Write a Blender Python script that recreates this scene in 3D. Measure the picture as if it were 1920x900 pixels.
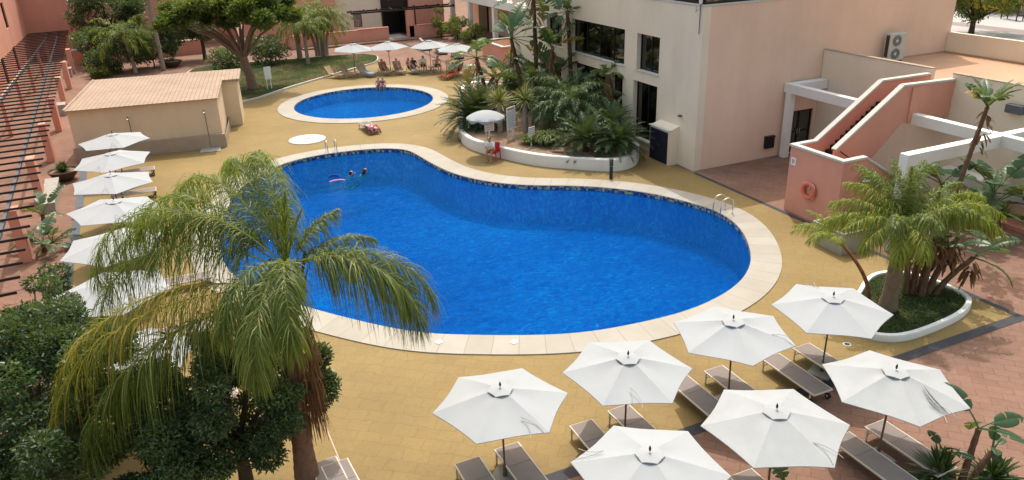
import bpy, bmesh, math, random
import numpy as np
from mathutils import Vector, Matrix
R = math.radians
random.seed(7)
rng = np.random.default_rng(11)
scene = bpy.context.scene
C = scene.collection
for o in list(bpy.data.objects):
    bpy.data.objects.remove(o)

# ------------------------------------------------------------------ camera, world, sun, exposure
CAM_F, CAM_PITCH, CAM_ROLL, CAM_HEAD, CAM_H = 1427.7, 23.2, -1.891, 23.882, 12.0
def cam_axes():
    p, r, a = R(CAM_PITCH), R(CAM_ROLL), R(CAM_HEAD)
    f = Vector((math.sin(a)*math.cos(p), math.cos(a)*math.cos(p), -math.sin(p)))
    rt = Vector((math.cos(a), -math.sin(a), 0))
    up = rt.cross(f)
    return rt*math.cos(r)+up*math.sin(r), up*math.cos(r)-rt*math.sin(r), f
CR, CU, CF = cam_axes()
cd = bpy.data.cameras.new('camera'); cam = bpy.data.objects.new('camera', cd); C.objects.link(cam)
m = Matrix((CR, CU, -CF)).transposed().to_4x4(); m.translation = (0, 0, CAM_H)
cam.matrix_world = m
cd.sensor_width = 36; cd.lens = CAM_F/1920*36; cd.clip_start = .1; cd.clip_end = 1500
scene.camera = cam
SUN_EL, SUN_AZ = 62.0, 28.0          # azimuth clockwise from +Y
world = bpy.data.worlds.new("World"); scene.world = world; world.use_nodes = True
wn = world.node_tree; bg = wn.nodes['Background']
sky = wn.nodes.new('ShaderNodeTexSky'); sky.sky_type = 'NISHITA'; sky.sun_disc = False
sky.sun_elevation = R(SUN_EL); sky.sun_rotation = R(SUN_AZ); sky.air_density = 2.6; sky.dust_density = 6.0; sky.ozone_density = .3
wn.links.new(sky.outputs[0], bg.inputs[0]); bg.inputs[1].default_value = .15
sl = bpy.data.lights.new('sun', 'SUN'); sl.energy = 2.0; sl.angle = R(.5); sl.color = (1, .97, .92)
so = bpy.data.objects.new('sun', sl); C.objects.link(so)
sd = Vector((math.sin(R(SUN_AZ))*math.cos(R(SUN_EL)), math.cos(R(SUN_AZ))*math.cos(R(SUN_EL)), math.sin(R(SUN_EL))))
so.rotation_euler = sd.to_track_quat('Z', 'Y').to_euler(); so.location = (0, 0, 40)
vs = scene.view_settings; vs.view_transform = 'Standard'; vs.look = 'None'; vs.exposure = .57; vs.gamma = 1
scene.cycles.max_bounces = 8; scene.cycles.transparent_max_bounces = 16
scene.cycles.use_adaptive_sampling = True; scene.cycles.use_denoising = True

def at(u, v, z=0.0):
    """survey helper: ground plan position of a feature measured in the photo at height z"""
    d = CR*((u-960)/CAM_F)-CU*((v-450)/CAM_F)+CF
    t = (z-CAM_H)/d.z
    return (d.x*t, d.y*t)

# ------------------------------------------------------------------ object helpers
def tag(o, label=None, cat=None, group=None, kind=None):
    if label: o['label'] = label
    if cat: o['category'] = cat
    if group: o['group'] = group
    if kind: o['kind'] = kind
    return o
def thing(name, label, cat, loc=(0, 0, 0), rz=0.0, group=None):
    o = bpy.data.objects.new(name, None); C.objects.link(o)
    o.location = loc; o.rotation_euler = (0, 0, rz); o.empty_display_size = .2
    return tag(o, label, cat, group)
def copy_tree(o, parent=None):
    c = o.copy(); C.objects.link(c)
    if parent: c.parent = parent
    for ch in list(o.children): copy_tree(ch, c)
    return c
def rename_copy(c, label, loc, rz=0.0):
    c['label'] = label; c.location = loc; c.rotation_euler = (0, 0, rz); return c

class MB:
    def __init__(s): s.v = []; s.f = []; s.uv = None
    def add(s, v, f):
        n = len(s.v); s.v += [tuple(p) for p in v]; s.f += [tuple(i+n for i in q) for q in f]; return s
    def box(s, x0, y0, z0, x1, y1, z1):
        return s.add([(x0,y0,z0),(x1,y0,z0),(x1,y1,z0),(x0,y1,z0),(x0,y0,z1),(x1,y0,z1),(x1,y1,z1),(x0,y1,z1)],
                     [(0,3,2,1),(4,5,6,7),(0,1,5,4),(1,2,6,5),(2,3,7,6),(3,0,4,7)])
    def obox(s, c, h, rot=None):
        c = Vector(c); rot = rot or Matrix.Identity(3)
        vs_ = [c+rot@Vector((x*h[0], y*h[1], z*h[2])) for z in (-1,1) for x,y in ((-1,-1),(1,-1),(1,1),(-1,1))]
        return s.add(vs_, [(0,3,2,1),(4,5,6,7),(0,1,5,4),(1,2,6,5),(2,3,7,6),(3,0,4,7)])
    def bar(s, a, b, w, h=None):
        a, b = Vector(a), Vector(b); h = h or w; d = b-a; L = d.length; d.normalize()
        up = Vector((0,0,1)) if abs(d.z) < .95 else Vector((0,1,0))
        x = d.cross(up).normalized(); y = x.cross(d)
        return s.obox((a+b)/2, (L/2, w/2, h/2), Matrix((d, x, y)).transposed())
    def prism(s, poly, z0, z1):
        n = len(poly)
        return s.add([(p[0],p[1],z0) for p in poly]+[(p[0],p[1],z1) for p in poly],
                     [tuple(range(n-1,-1,-1)), tuple(range(n,2*n))]+[(i,(i+1)%n,n+(i+1)%n,n+i) for i in range(n)])
    def slab(s, poly, axis, a0, a1):
        """extrude a 2-D outline along x or y: axis 'x' -> outline is (y,z), axis 'y' -> outline is (x,z)"""
        n = len(poly)
        mk = (lambda p,a:(a,p[0],p[1])) if axis == 'x' else (lambda p,a:(p[0],a,p[1]))
        return s.add([mk(p,a0) for p in poly]+[mk(p,a1) for p in poly],
                     [tuple(range(n)), tuple(range(2*n-1,n-1,-1))]+[(i,n+i,n+(i+1)%n,(i+1)%n) for i in range(n)])
    def tube(s, pts, rad, n=8, caps=True):
        pts = [Vector(p) for p in pts]; k = len(pts)
        if not hasattr(rad, '__len__'): rad = [rad]*k
        vs_ = []; prev = None
        for i, p in enumerate(pts):
            d = (pts[min(i+1,k-1)]-pts[max(i-1,0)]).normalized()
            if prev is None:
                a = Vector((1,0,0)) if abs(d.x) < .8 else Vector((0,1,0))
                x = d.cross(a).normalized()
            else: x = (prev-d*prev.dot(d)).normalized()
            prev = x; y = d.cross(x)
            for j in range(n):
                t = 2*math.pi*j/n; vs_.append(p+(x*math.cos(t)+y*math.sin(t))*rad[i])
        fs = [(i*n+j, i*n+(j+1)%n, (i+1)*n+(j+1)%n, (i+1)*n+j) for i in range(k-1) for j in range(n)]
        if caps: fs += [tuple(range(n-1,-1,-1)), tuple(range((k-1)*n, k*n))]
        return s.add(vs_, fs)
    def lathe(s, prof, n=24, c=(0,0,0)):
        k = len(prof)
        vs_ = [(c[0]+r*math.cos(2*math.pi*j/n), c[1]+r*math.sin(2*math.pi*j/n), c[2]+z) for r, z in prof for j in range(n)]
        fs = [(i*n+j, i*n+(j+1)%n, (i+1)*n+(j+1)%n, (i+1)*n+j) for i in range(k-1) for j in range(n)]
        fs += [tuple(range(n-1,-1,-1)), tuple(range((k-1)*n, k*n))]
        return s.add(vs_, fs)
    def ball(s, c, r, n=10, m_=6):
        rr = r if hasattr(r, '__len__') else (r, r, r)
        prof = [(math.sin(math.pi*i/m_), -math.cos(math.pi*i/m_)) for i in range(m_+1)]
        vs_ = [(c[0]+rr[0]*max(a,.02)*math.cos(2*math.pi*j/n), c[1]+rr[1]*max(a,.02)*math.sin(2*math.pi*j/n), c[2]+rr[2]*b) for a, b in prof for j in range(n)]
        fs = [(i*n+j, i*n+(j+1)%n, (i+1)*n+(j+1)%n, (i+1)*n+j) for i in range(m_) for j in range(n)]
        fs += [tuple(range(n-1,-1,-1)), tuple(range(m_*n, (m_+1)*n))]
        return s.add(vs_, fs)
    def build(s, name, mat, parent=None, smooth=False, bevel=0, loc=None, angle=40):
        me = bpy.data.meshes.new(name); me.from_pydata(s.v, [], s.f); me.update()
        bm = bmesh.new(); bm.from_mesh(me)
        bmesh.ops.recalc_face_normals(bm, faces=bm.faces)
        if bevel:
            es = [e for e in bm.edges if e.is_manifold and e.calc_face_angle(0) > .5]
            bmesh.ops.bevel(bm, geom=es, offset=bevel, segments=1, affect='EDGES', clamp_overlap=True)
        bm.to_mesh(me); bm.free()
        if smooth:
            me.polygons.foreach_set('use_smooth', [True]*len(me.polygons))
            me.set_sharp_from_angle(angle=R(angle))
        me.materials.append(mat)
        o = bpy.data.objects.new(name, me); C.objects.link(o)
        if parent: o.parent = parent
        if loc: o.location = loc
        return o
def struct(name, mb, mat, **k):
    return tag(mb.build(name, mat, **k), kind='structure')

# ------------------------------------------------------------------ materials
class NT:
    def __init__(s, name):
        s.m = bpy.data.materials.new(name); s.m.use_nodes = True; s.t = s.m.node_tree
        s.p = s.t.nodes['Principled BSDF']; s.out = s.t.nodes['Material Output']
        s._co = None
    def n(s, typ, **k):
        x = s.t.nodes.new(typ)
        for a, b in k.items(): setattr(x, a, b)
        return x
    def l(s, a, b): s.t.links.new(a, b)
    def co(s, kind='Object'):
        if s._co is None: s._co = s.n('ShaderNodeTexCoord')
        return s._co.outputs[kind]
    def noise(s, scale, detail=4, rough=.55, vec=None, dist=0):
        x = s.n('ShaderNodeTexNoise'); x.inputs['Scale'].default_value = scale; x.inputs['Detail'].default_value = detail
        x.inputs['Roughness'].default_value = rough; x.inputs['Distortion'].default_value = dist
        s.l(vec or s.co(), x.inputs['Vector']); return x.outputs['Fac']
    def ramp(s, fac, stops):
        r = s.n('ShaderNodeValToRGB'); e = r.color_ramp.elements
        e[0].position, e[0].color = stops[0][0], (*stops[0][1], 1); e[1].position, e[1].color = stops[-1][0], (*stops[-1][1], 1)
        for p, c in stops[1:-1]:
            q = e.new(p); q.color = (*c, 1)
        s.l(fac, r.inputs[0]); return r.outputs[0]
    def mix(s, fac, a, b, mode='MIX'):
        x = s.n('ShaderNodeMix', data_type='RGBA', blend_type=mode)
        for sock, val in ((x.inputs[0], fac), (x.inputs[6], a), (x.inputs[7], b)):
            if isinstance(val, (int, float)): sock.default_value = val
            elif isinstance(val, tuple): sock.default_value = (*val, 1)
            else: s.l(val, sock)
        return x.outputs[2]
    def math(s, op, a, b=0.0):
        x = s.n('ShaderNodeMath', operation=op)
        for sock, val in ((x.inputs[0], a), (x.inputs[1], b)):
            if isinstance(val, (int, float)): sock.default_value = val
            else: s.l(val, sock)
        return x.outputs[0]
    def bump(s, h, strength=.3, dist=.02):
        b = s.n('ShaderNodeBump'); b.inputs['Strength'].default_value = strength; b.inputs['Distance'].default_value = dist
        s.l(h, b.inputs['Height']); s.l(b.outputs[0], s.p.inputs['Normal']); return b.outputs[0]
    def color(s, c):
        if isinstance(c, tuple): s.p.inputs['Base Color'].default_value = (*c, 1)
        else: s.l(c, s.p.inputs['Base Color'])
        return s
    def set(s, rough=.7, metal=0, spec=.3):
        s.p.inputs['Roughness'].default_value = rough; s.p.inputs['Metallic'].default_value = metal
        s.p.inputs['Specular IOR Level'].default_value = spec; return s
def varied(name, c, var=.15, scale=2.0, rough=.75, metal=0, spec=.3, fine=30, bump=0.0, coord='Object', streak=0):
    t = NT(name); t.set(rough, metal, spec); vec = t.co(coord)
    a = t.noise(scale, 5, .6, vec); b = t.noise(fine, 3, .6, vec)
    f = t.math('ADD', t.math('MULTIPLY', a, .65), t.math('MULTIPLY', b, .35))
    lo = tuple(x*(1-var) for x in c); hi = tuple(min(1, x*(1+var)) for x in c)
    col = t.ramp(f, [(.3, lo), (.7, hi)])
    if streak:   # rain runs and patched render
        mp = t.n('ShaderNodeMapping'); mp.inputs['Scale'].default_value = (.75,.75,.10); t.l(vec, mp.inputs[0])
        col = t.mix(1.0, col, t.ramp(t.noise(1.0, 6, .7, mp.outputs[0]), [(.38, (1-streak, 1-streak*1.05, 1-streak*1.1)), (.6, (1,1,1))]), 'MULTIPLY')
        col = t.mix(1.0, col, t.ramp(t.noise(.22, 4, .6, vec), [(.4, (1-streak*.8,)*3), (.6, (1,1,1))]), 'MULTIPLY')
    t.color(col)
    if bump: t.bump(b, bump, .01)
    return t.m
def foliage(name, c1, c2, trans=.35, rough=.5, c3=None):
    """leaf colour drawn leaf by leaf from the tint attribute"""
    t = NT(name); t.set(rough, 0, .35)
    a = t.n('ShaderNodeAttribute', attribute_name='tint')
    stops = [(0, c1), (.8, c2), (1, c3)] if c3 else [(0, c1), (1, c2)]
    col = t.ramp(a.outputs['Fac'], stops); t.color(col)
    tr = t.n('ShaderNodeBsdfTranslucent'); t.l(t.mix(.5, col, (.35, .45, .04), 'MIX'), tr.inputs[0])
    mx = t.n('ShaderNodeMixShader'); mx.inputs[0].default_value = trans
    t.l(t.p.outputs[0], mx.inputs[1]); t.l(tr.outputs[0], mx.inputs[2]); t.l(mx.outputs[0], t.out.inputs[0])
    return t.m
def brick_mat(name, c1, c2, mortar, bw, bh, msize=.012, rot=0.0, dirt=.2, warp=0.0, offset=.5, dirt_scale=.35, rough=.8, coord='Object', bump=.25):
    t = NT(name); t.set(rough, 0, .25)
    mp = t.n('ShaderNodeMapping'); mp.inputs['Rotation'].default_value = (0, 0, rot); t.l(t.co(coord), mp.inputs[0])
    vec = mp.outputs[0]
    if warp:
        ns = t.n('ShaderNodeTexNoise'); ns.inputs['Scale'].default_value = 1.3; t.l(vec, ns.inputs['Vector'])
        va = t.n('ShaderNodeVectorMath', operation='SCALE'); va.inputs['Scale'].default_value = warp; t.l(ns.outputs['Color'], va.inputs[0])
        vb = t.n('ShaderNodeVectorMath', operation='ADD'); t.l(vec, vb.inputs[0]); t.l(va.outputs[0], vb.inputs[1]); vec = vb.outputs[0]
    b = t.n('ShaderNodeTexBrick'); b.offset = offset
    for k, v_ in (('Scale', 1), ('Mortar Size', msize), ('Mortar Smooth', .3), ('Brick Width', bw), ('Row Height', bh), ('Bias', 0)): b.inputs[k].default_value = v_
    b.inputs['Color1'].default_value = (*c1, 1); b.inputs['Color2'].default_value = (*c2, 1); b.inputs['Mortar'].default_value = (*mortar, 1)
    t.l(vec, b.inputs['Vector'])
    d = t.ramp(t.noise(dirt_scale, 6, .65), [(.3, (1-dirt,)*3), (.7, (1, 1, 1))])
    d2 = t.ramp(t.noise(9, 4, .6), [(.3, (1-dirt*.5,)*3), (.7, (1, 1, 1))])
    t.color(t.mix(1.0, t.mix(1.0, b.outputs['Color'], d, 'MULTIPLY'), d2, 'MULTIPLY'))
    t.bump(t.math('SUBTRACT', t.noise(25, 3), b.outputs['Fac']), bump, .006)
    return t.m

M = {}
M['cream'] = varied('cream_render', (.80,.68,.55), .06, .6, .9, fine=40, bump=.15, streak=.055)
M['peach'] = varied('peach_render', (.78,.56,.44), .06, .6, .9, fine=40, bump=.15, streak=.055)
M['pink'] = varied('salmon_render', (.68,.315,.232), .08, .7, .9, fine=40, bump=.15, streak=.055)
M['white'] = varied('white_paint', (.78,.77,.75), .05, .8, .7, fine=20, streak=.05)
M['cap'] = varied('white_coping_stone', (.54,.52,.475), .08, 1.5, .8)
M['shed'] = varied('beige_render', (.74,.58,.41), .07, .7, .9, fine=35, bump=.15, streak=.055)
M['plinth'] = varied('plinth_render', (.40,.31,.23), .12, 2.5, .9)
M['deck'] = brick_mat('yellow_stamped_deck', (.305,.212,.081), (.285,.196,.074), (.225,.152,.057), .62, .42, .008, R(38), .24, .35, .37, .22, .7, bump=.35)
M['paver'] = brick_mat('terracotta_paver', (.305,.175,.127), (.262,.147,.105), (.205,.113,.081), .62, .31, .012, R(45), .3, 0, .5, .4, .85)
M['terrace'] = varied('terrace_floor', (.50,.30,.19), .12, .5, .85, fine=14)
M['strip'] = varied('dark_grey_paver', (.045,.045,.055), .35, 2.0, .7)
M['channel'] = varied('blue_grey_channel', (.10,.115,.14), .2, 2.0, .7)
M['soil'] = varied('planter_soil', (.24,.16,.105), .35, 3.0, .95, fine=18, bump=.5)
M['street'] = varied('pinkish_asphalt', (.27,.215,.215), .12, .4, .9)
M['kerbwhite'] = varied('pale_pavement', (.40,.385,.375), .08, .5, .9)
M['umbrella'] = varied('white_canvas', (.35,.362,.38), .05, 1.6, .85, fine=60)
M['umbrella_dirty'] = varied('white_canvas_greyed', (.345,.355,.365), .08, 2.2, .85, fine=40)
M['cord'] = varied('grey_cord', (.36,.36,.36), .1, 5, .8)
M['pole'] = varied('brown_pole', (.15,.10,.075), .2, 5, .5)
M['finial'] = varied('dark_finial', (.02,.025,.022), .2, 5, .4)
M['frame'] = varied('cream_metal_frame', (.62,.55,.46), .06, 6, .45, .0, .5)
M['sling'] = varied('taupe_mesh_fabric', (.25,.21,.195), .10, 3, .85, fine=120)
M['wood_lounge'] = varied('tan_mesh_fabric', (.42,.29,.20), .14, 4, .8)
M['rubber'] = varied('black_rubber', (.012,.012,.013), .2, 5, .6)
M['steel'] = NT('stainless_steel').color((.72,.72,.70)).set(.18, 1, .5).m
def glass_mat():
    t = NT('dark_window_glass'); tr = t.n('ShaderNodeBsdfTransparent'); tr.inputs[0].default_value = (.36,.40,.45,1)
    gl = t.n('ShaderNodeBsdfGlossy'); gl.inputs['Roughness'].default_value = .03
    ns = t.n('ShaderNodeBump'); ns.inputs['Strength'].default_value = .25; ns.inputs['Distance'].default_value = .05; t.l(t.noise(.7,2), ns.inputs['Height']); t.l(ns.outputs[0], gl.inputs['Normal'])
    fr = t.n('ShaderNodeFresnel'); fr.inputs[0].default_value = 2.3; mx = t.n('ShaderNodeMixShader')
    t.l(fr.outputs[0], mx.inputs[0]); t.l(tr.outputs[0], mx.inputs[1]); t.l(gl.outputs[0], mx.inputs[2]); t.l(mx.outputs[0], t.out.inputs[0]); return t.m
M['glass'] = glass_mat()
M['darkframe'] = varied('black_aluminium', (.015,.015,.018), .2, 5, .4)
M['navy'] = varied('navy_door', (.012,.014,.028), .2, 3, .5)
M['iron'] = varied('dark_brown_iron', (.028,.017,.016), .3, 5, .55)
M['beamgrey'] = varied('grey_steel_beam', (.09,.10,.12), .2, 5, .5)
M['concrete'] = varied('grey_concrete', (.36,.345,.31), .15, 2.5, .9, fine=25, bump=.3)
M['acwhite'] = varied('ac_casing', (.52,.52,.50), .06, 3, .5)
M['acdark'] = varied('ac_grille', (.05,.045,.045), .2, 8, .6)
M['bark'] = varied('palm_bark', (.20,.145,.10), .35, 6, .95, fine=22, bump=.6)
M['pinebark'] = varied('pine_bark', (.19,.125,.095), .35, 4, .95, fine=22, bump=.7)
M['darkbark'] = varied('dark_bark', (.07,.05,.035), .35, 5, .95, bump=.6)
M['queenbark'] = varied('reddish_palm_bark', (.19,.105,.07), .35, 6, .95, fine=22, bump=.6)
M['redbark'] = varied('reddish_fibre', (.20,.085,.045), .45, 7, .95, fine=26, bump=.6)
M['greybark'] = varied('grey_smooth_bark', (.30,.25,.21), .25, 8, .95, fine=30, bump=.5)
M['strelbark'] = varied('strelitzia_stem', (.13,.075,.045), .5, 6, .95, fine=18, bump=.6)
M['red'] = varied('red_plastic', (.55,.02,.03), .08, 4, .4)
M['buoy'] = varied('salmon_lifebuoy', (.66,.17,.11), .1, 5, .5)
M['bowl'] = varied('brown_clay_bowl', (.09,.05,.04), .25, 4, .7)
M['skin'] = varied('tanned_skin', (.42,.22,.14), .08, 6, .6)
M['skinp'] = varied('pale_skin', (.55,.31,.23), .08, 6, .6)
M['hair'] = varied('dark_hair', (.012,.009,.008), .3, 20, .5)
M['tshirt'] = varied('white_cotton', (.78,.78,.78), .05, 6, .9)
M['towelblue'] = varied('grey_blue_towel', (.30,.36,.42), .4, 9, .95, fine=26)
M['towelred'] = varied('orange_red_towel', (.52,.09,.045), .3, 8, .95, fine=20)
M['wood'] = varied('tan_wood', (.42,.28,.12), .2, 5, .6)
M['stain'] = varied('damp_stain', (.5,.4,.3), .1, 2, .9)
def print_mat(name, cols, scale):
    t = NT(name); t.set(.9); v = t.n('ShaderNodeTexVoronoi'); v.inputs['Scale'].default_value = scale; t.l(t.co(), v.inputs['Vector'])
    sp = t.n('ShaderNodeSeparateColor'); t.l(v.outputs['Color'], sp.inputs[0])
    r = t.ramp(sp.outputs[0], [(i/len(cols), c) for i, c in enumerate(cols)]); t.color(r); return t.m
M['shorts'] = print_mat('patterned_shorts', [(.35,.06,.03), (.5,.3,.1), (.05,.04,.04), (.4,.12,.06)], 16)
M['towelpat'] = print_mat('red_patterned_towel', [(.45,.03,.03), (.62,.6,.58), (.35,.02,.04), (.12,.05,.08)], 9)
M['swimred'] = varied('red_swimwear', (.45,.04,.05), .1, 5, .8)
M['swimdark'] = varied('dark_swimwear', (.02,.02,.03), .2, 5, .8)
M['noodle'] = varied('blue_foam', (.01,.04,.35), .1, 5, .8)
M['pinkfloat'] = varied('pink_foam', (.6,.28,.35), .1, 5, .8)
M['bollard'] = varied('dark_green_bollard', (.02,.03,.028), .2, 5, .5)
M['roof'] = brick_mat('pale_clay_roof_tile', (.47,.345,.26), (.43,.31,.235), (.28,.19,.14), .24, .45, .022, 0, .22, .0, 0.0, .6, .85)
M['roofred'] = brick_mat('red_roof_tile', (.45,.17,.11), (.40,.15,.10), (.25,.09,.06), .25, .5, .02, 0, .2, 0, 0, .5, .85)

def grass_mat():
    t = NT('lawn_turf'); t.set(.95, 0, .1)
    a = t.noise(.35, 5, .6); b = t.noise(14, 4, .7)
    g = t.ramp(b, [(.3, (.022,.040,.012)), (.7, (.05,.078,.024))])
    d = t.ramp(b, [(.3, (.085,.065,.033)), (.7, (.15,.11,.058))])
    t.color(t.mix(t.ramp(a, [(.44, (0,0,0)), (.56, (1,1,1))]), g, d)); t.bump(b, .6, .03); return t.m
M['grass'] = grass_mat()
def mosaic_mat():
    t = NT('pool_mosaic'); t.set(.25, 0, .5)
    v = t.n('ShaderNodeTexVoronoi', distance='CHEBYCHEV'); v.inputs['Scale'].default_value = 9; v.inputs['Randomness'].default_value = .1; t.l(t.co(), v.inputs['Vector'])
    sp = t.n('ShaderNodeSeparateColor'); t.l(v.outputs['Color'], sp.inputs[0])
    t.color(t.ramp(sp.outputs[0], [(.0, (.012,.03,.14)), (.45, (.03,.07,.22)), (.60, (.22,.22,.16)), (.8, (.45,.40,.22))])); return t.m
M['mosaic'] = mosaic_mat()
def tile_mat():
    t = NT('pool_tiles_painted_flecks'); t.set(.35, 0, .4)
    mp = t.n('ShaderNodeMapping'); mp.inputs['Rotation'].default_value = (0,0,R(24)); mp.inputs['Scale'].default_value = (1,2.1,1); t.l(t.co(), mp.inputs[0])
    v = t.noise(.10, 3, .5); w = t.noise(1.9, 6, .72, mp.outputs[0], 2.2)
    c = t.ramp(t.math('ADD', t.math('MULTIPLY', v, .35), t.math('MULTIPLY', w, .65)), [(.39, (.0,.095,.42)), (.49, (.0,.21,.64)), (.56, (.01,.40,.80)), (.62, (.18,.76,.95))])  # blue tile colour with caustic flecks and sky reflection painted in as noise
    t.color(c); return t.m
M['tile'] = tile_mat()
def water_mat():
    """clear tinted water: sees through to the tiled basin, scatters a little blue, mirrors the sky on its ripples"""
    t = NT('pool_water')
    mp = t.n('ShaderNodeMapping'); mp.inputs['Rotation'].default_value = (0,0,R(25)); mp.inputs['Scale'].default_value = (1,1.9,1); t.l(t.co(), mp.inputs[0])
    h = t.math('ADD', t.noise(1.1, 6, .66, mp.outputs[0], 1.2), t.math('MULTIPLY', t.noise(3.6, 4, .65, mp.outputs[0], .9), .45))
    b = t.n('ShaderNodeBump'); b.inputs['Strength'].default_value = 1.0; b.inputs['Distance'].default_value = .22; t.l(h, b.inputs['Height'])
    tr = t.n('ShaderNodeBsdfTransparent'); tr.inputs[0].default_value = (.05,.66,.95,1)
    df = t.n('ShaderNodeBsdfDiffuse'); df.inputs[0].default_value = (.0,.125,.45,1); t.l(b.outputs[0], df.inputs['Normal'])
    gl = t.n('ShaderNodeBsdfGlossy'); gl.inputs['Roughness'].default_value = .06; gl.inputs[0].default_value = (.2,.7,1,1); t.l(b.outputs[0], gl.inputs['Normal'])
    m1 = t.n('ShaderNodeMixShader'); m1.inputs[0].default_value = .34; t.l(tr.outputs[0], m1.inputs[1]); t.l(df.outputs[0], m1.inputs[2])
    fr = t.n('ShaderNodeFresnel'); fr.inputs[0].default_value = 1.24; t.l(b.outputs[0], fr.inputs['Normal'])
    m2 = t.n('ShaderNodeMixShader'); t.l(fr.outputs[0], m2.inputs[0]); t.l(m1.outputs[0], m2.inputs[1]); t.l(gl.outputs[0], m2.inputs[2])
    t.l(m2.outputs[0], t.out.inputs[0]); return t.m
M['water'] = water_mat()
def coping_mat():
    t = NT('pool_coping_stone'); t.set(.75, 0, .3)
    uv = t.n('ShaderNodeUVMap'); uv.uv_map = 'UVMap'
    b = t.n('ShaderNodeTexBrick'); b.offset = 0
    for k, v_ in (('Scale', 1), ('Mortar Size', .012), ('Mortar Smooth', .2), ('Brick Width', .8), ('Row Height', 50), ('Bias', 0)): b.inputs[k].default_value = v_
    b.inputs['Color1'].default_value = (.41,.38,.335,1); b.inputs['Color2'].default_value = (.375,.345,.30,1); b.inputs['Mortar'].default_value = (.28,.25,.20,1)
    t.l(uv.outputs[0], b.inputs['Vector'])
    d = t.ramp(t.noise(.8, 6, .65), [(.3, (.86,.84,.80)), (.7, (1,1,1))])
    t.color(t.mix(1.0, b.outputs['Color'], d, 'MULTIPLY')); return t.m
M['coping'] = coping_mat()
def board_mat(name, head, line):
    return varied(name, (.75,.74,.73), .04, 3, .6)
M['board'] = board_mat('sign_board', 0, 0)
M['signink'] = varied('sign_ink', (.16,.16,.19), .2, 9, .8)
M['signred'] = varied('sign_red_print', (.42,.13,.10), .15, 9, .8)

L = {}
L['queen'] = foliage('queen_palm_leaf', (.050,.085,.018), (.20,.25,.06), .45, .42, (.40,.36,.11))
L['queenyellow'] = foliage('queen_palm_old_leaf', (.16,.17,.025), (.42,.33,.05), .45, .45, (.50,.33,.08))
L['dark'] = foliage('dark_tree_leaf', (.018,.046,.022), (.08,.13,.06), .26, .38, (.13,.20,.06))
L['strel'] = foliage('strelitzia_leaf', (.030,.075,.035), (.085,.155,.070), .25, .35, (.12,.15,.05))
L['strelyellow'] = foliage('strelitzia_old_leaf', (.28,.18,.04), (.40,.26,.06), .3, .6)
L['date'] = foliage('date_palm_leaf', (.042,.085,.034), (.14,.20,.09), .25, .42, (.15,.18,.09))
L['cycad'] = foliage('cycad_leaf', (.020,.046,.018), (.070,.115,.040), .15, .4, (.11,.13,.05))
L['yucca'] = foliage('yucca_leaf', (.09,.13,.03), (.30,.30,.09), .25, .45, (.45,.42,.16))
L['grass'] = foliage('tall_grass_leaf', (.04,.08,.018), (.14,.19,.045), .35, .5, (.25,.24,.09))
L['pine'] = foliage('pine_needle', (.035,.068,.016), (.115,.165,.035), .32, .55, (.21,.22,.06))
L['shrub'] = foliage('light_shrub_leaf', (.05,.085,.018), (.16,.19,.04), .35, .5, (.26,.25,.06))
L['areca'] = foliage('areca_leaf', (.13,.19,.03), (.36,.38,.055), .5, .5, (.48,.38,.07))
L['boot'] = foliage('dry_fibre', (.10,.045,.022), (.26,.12,.06), .15, .8)
L['flower'] = foliage('yellow_blossom', (.55,.38,.01), (.75,.55,.03), .3, .6)
L['turf'] = foliage('turf_blade', (.022,.042,.011), (.06,.095,.026), .25, .7, (.16,.13,.06))

# ------------------------------------------------------------------ foliage meshes
def np_mesh(name, V, F, tint, mat, parent=None, loc=None):
    me = bpy.data.meshes.new(name)
    nv, nf = len(V), len(F)
    me.vertices.add(nv); me.vertices.foreach_set('co', np.ascontiguousarray(V, dtype=np.float32).ravel())
    me.loops.add(nf*4); me.loops.foreach_set('vertex_index', np.ascontiguousarray(F, dtype=np.int32).ravel())
    me.polygons.add(nf); me.polygons.foreach_set('loop_start', np.arange(nf, dtype=np.int32)*4)
    me.update(calc_edges=True)
    a = me.attributes.new('tint', 'FLOAT', 'POINT'); a.data.foreach_set('value', np.ascontiguousarray(tint, dtype=np.float32))
    me.polygons.foreach_set('use_smooth', np.ones(nf, dtype=bool))
    me.materials.append(mat)
    o = bpy.data.objects.new(name, me); C.objects.link(o)
    if parent: o.parent = parent
    if loc: o.location = loc
    return o
def nrm(a): return a/np.maximum(np.linalg.norm(a, axis=-1, keepdims=True), 1e-9)
def strips(B, D, S, Ln, W, g, k=3, tip=.1, tint=None, belly=.35):
    """n leaf blades: base B, direction D, width axis S, length, half width, droop (fraction of length)"""
    B, D, S = (np.asarray(x, float) for x in (B, D, S)); n = len(B)
    Ln = np.broadcast_to(np.asarray(Ln, float), (n,)); W = np.broadcast_to(np.asarray(W, float), (n,)); g = np.broadcast_to(np.asarray(g, float), (n,))
    D = nrm(D); S = nrm(S-D*np.sum(S*D, 1, keepdims=True))
    V = np.zeros((n, k+1, 2, 3))
    for i in range(k+1):
        t = i/k
        p = B+D*(Ln*t*(1-.28*np.minimum(g,1.2)*t))[:, None]+np.array([0,0,-1.])*(g*Ln*t*t*.85)[:, None]
        w = W*(tip+(1-tip)*(math.sin(math.pi*min(1,(t*.86+.14)))**.7 if belly else (1-t)))
        if i == k: w = W*tip
        V[:, i, 0] = p-S*w[:, None]; V[:, i, 1] = p+S*w[:, None]
    idx = np.arange(n*(k+1)*2).reshape(n, k+1, 2)
    F = np.stack([idx[:, :-1, 0], idx[:, :-1, 1], idx[:, 1:, 1], idx[:, 1:, 0]], -1).reshape(-1, 4)
    if tint is None: tint = rng.random(n)
    T = np.repeat(np.asarray(tint, float), (k+1)*2)
    return V.reshape(-1, 3), F, T
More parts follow.
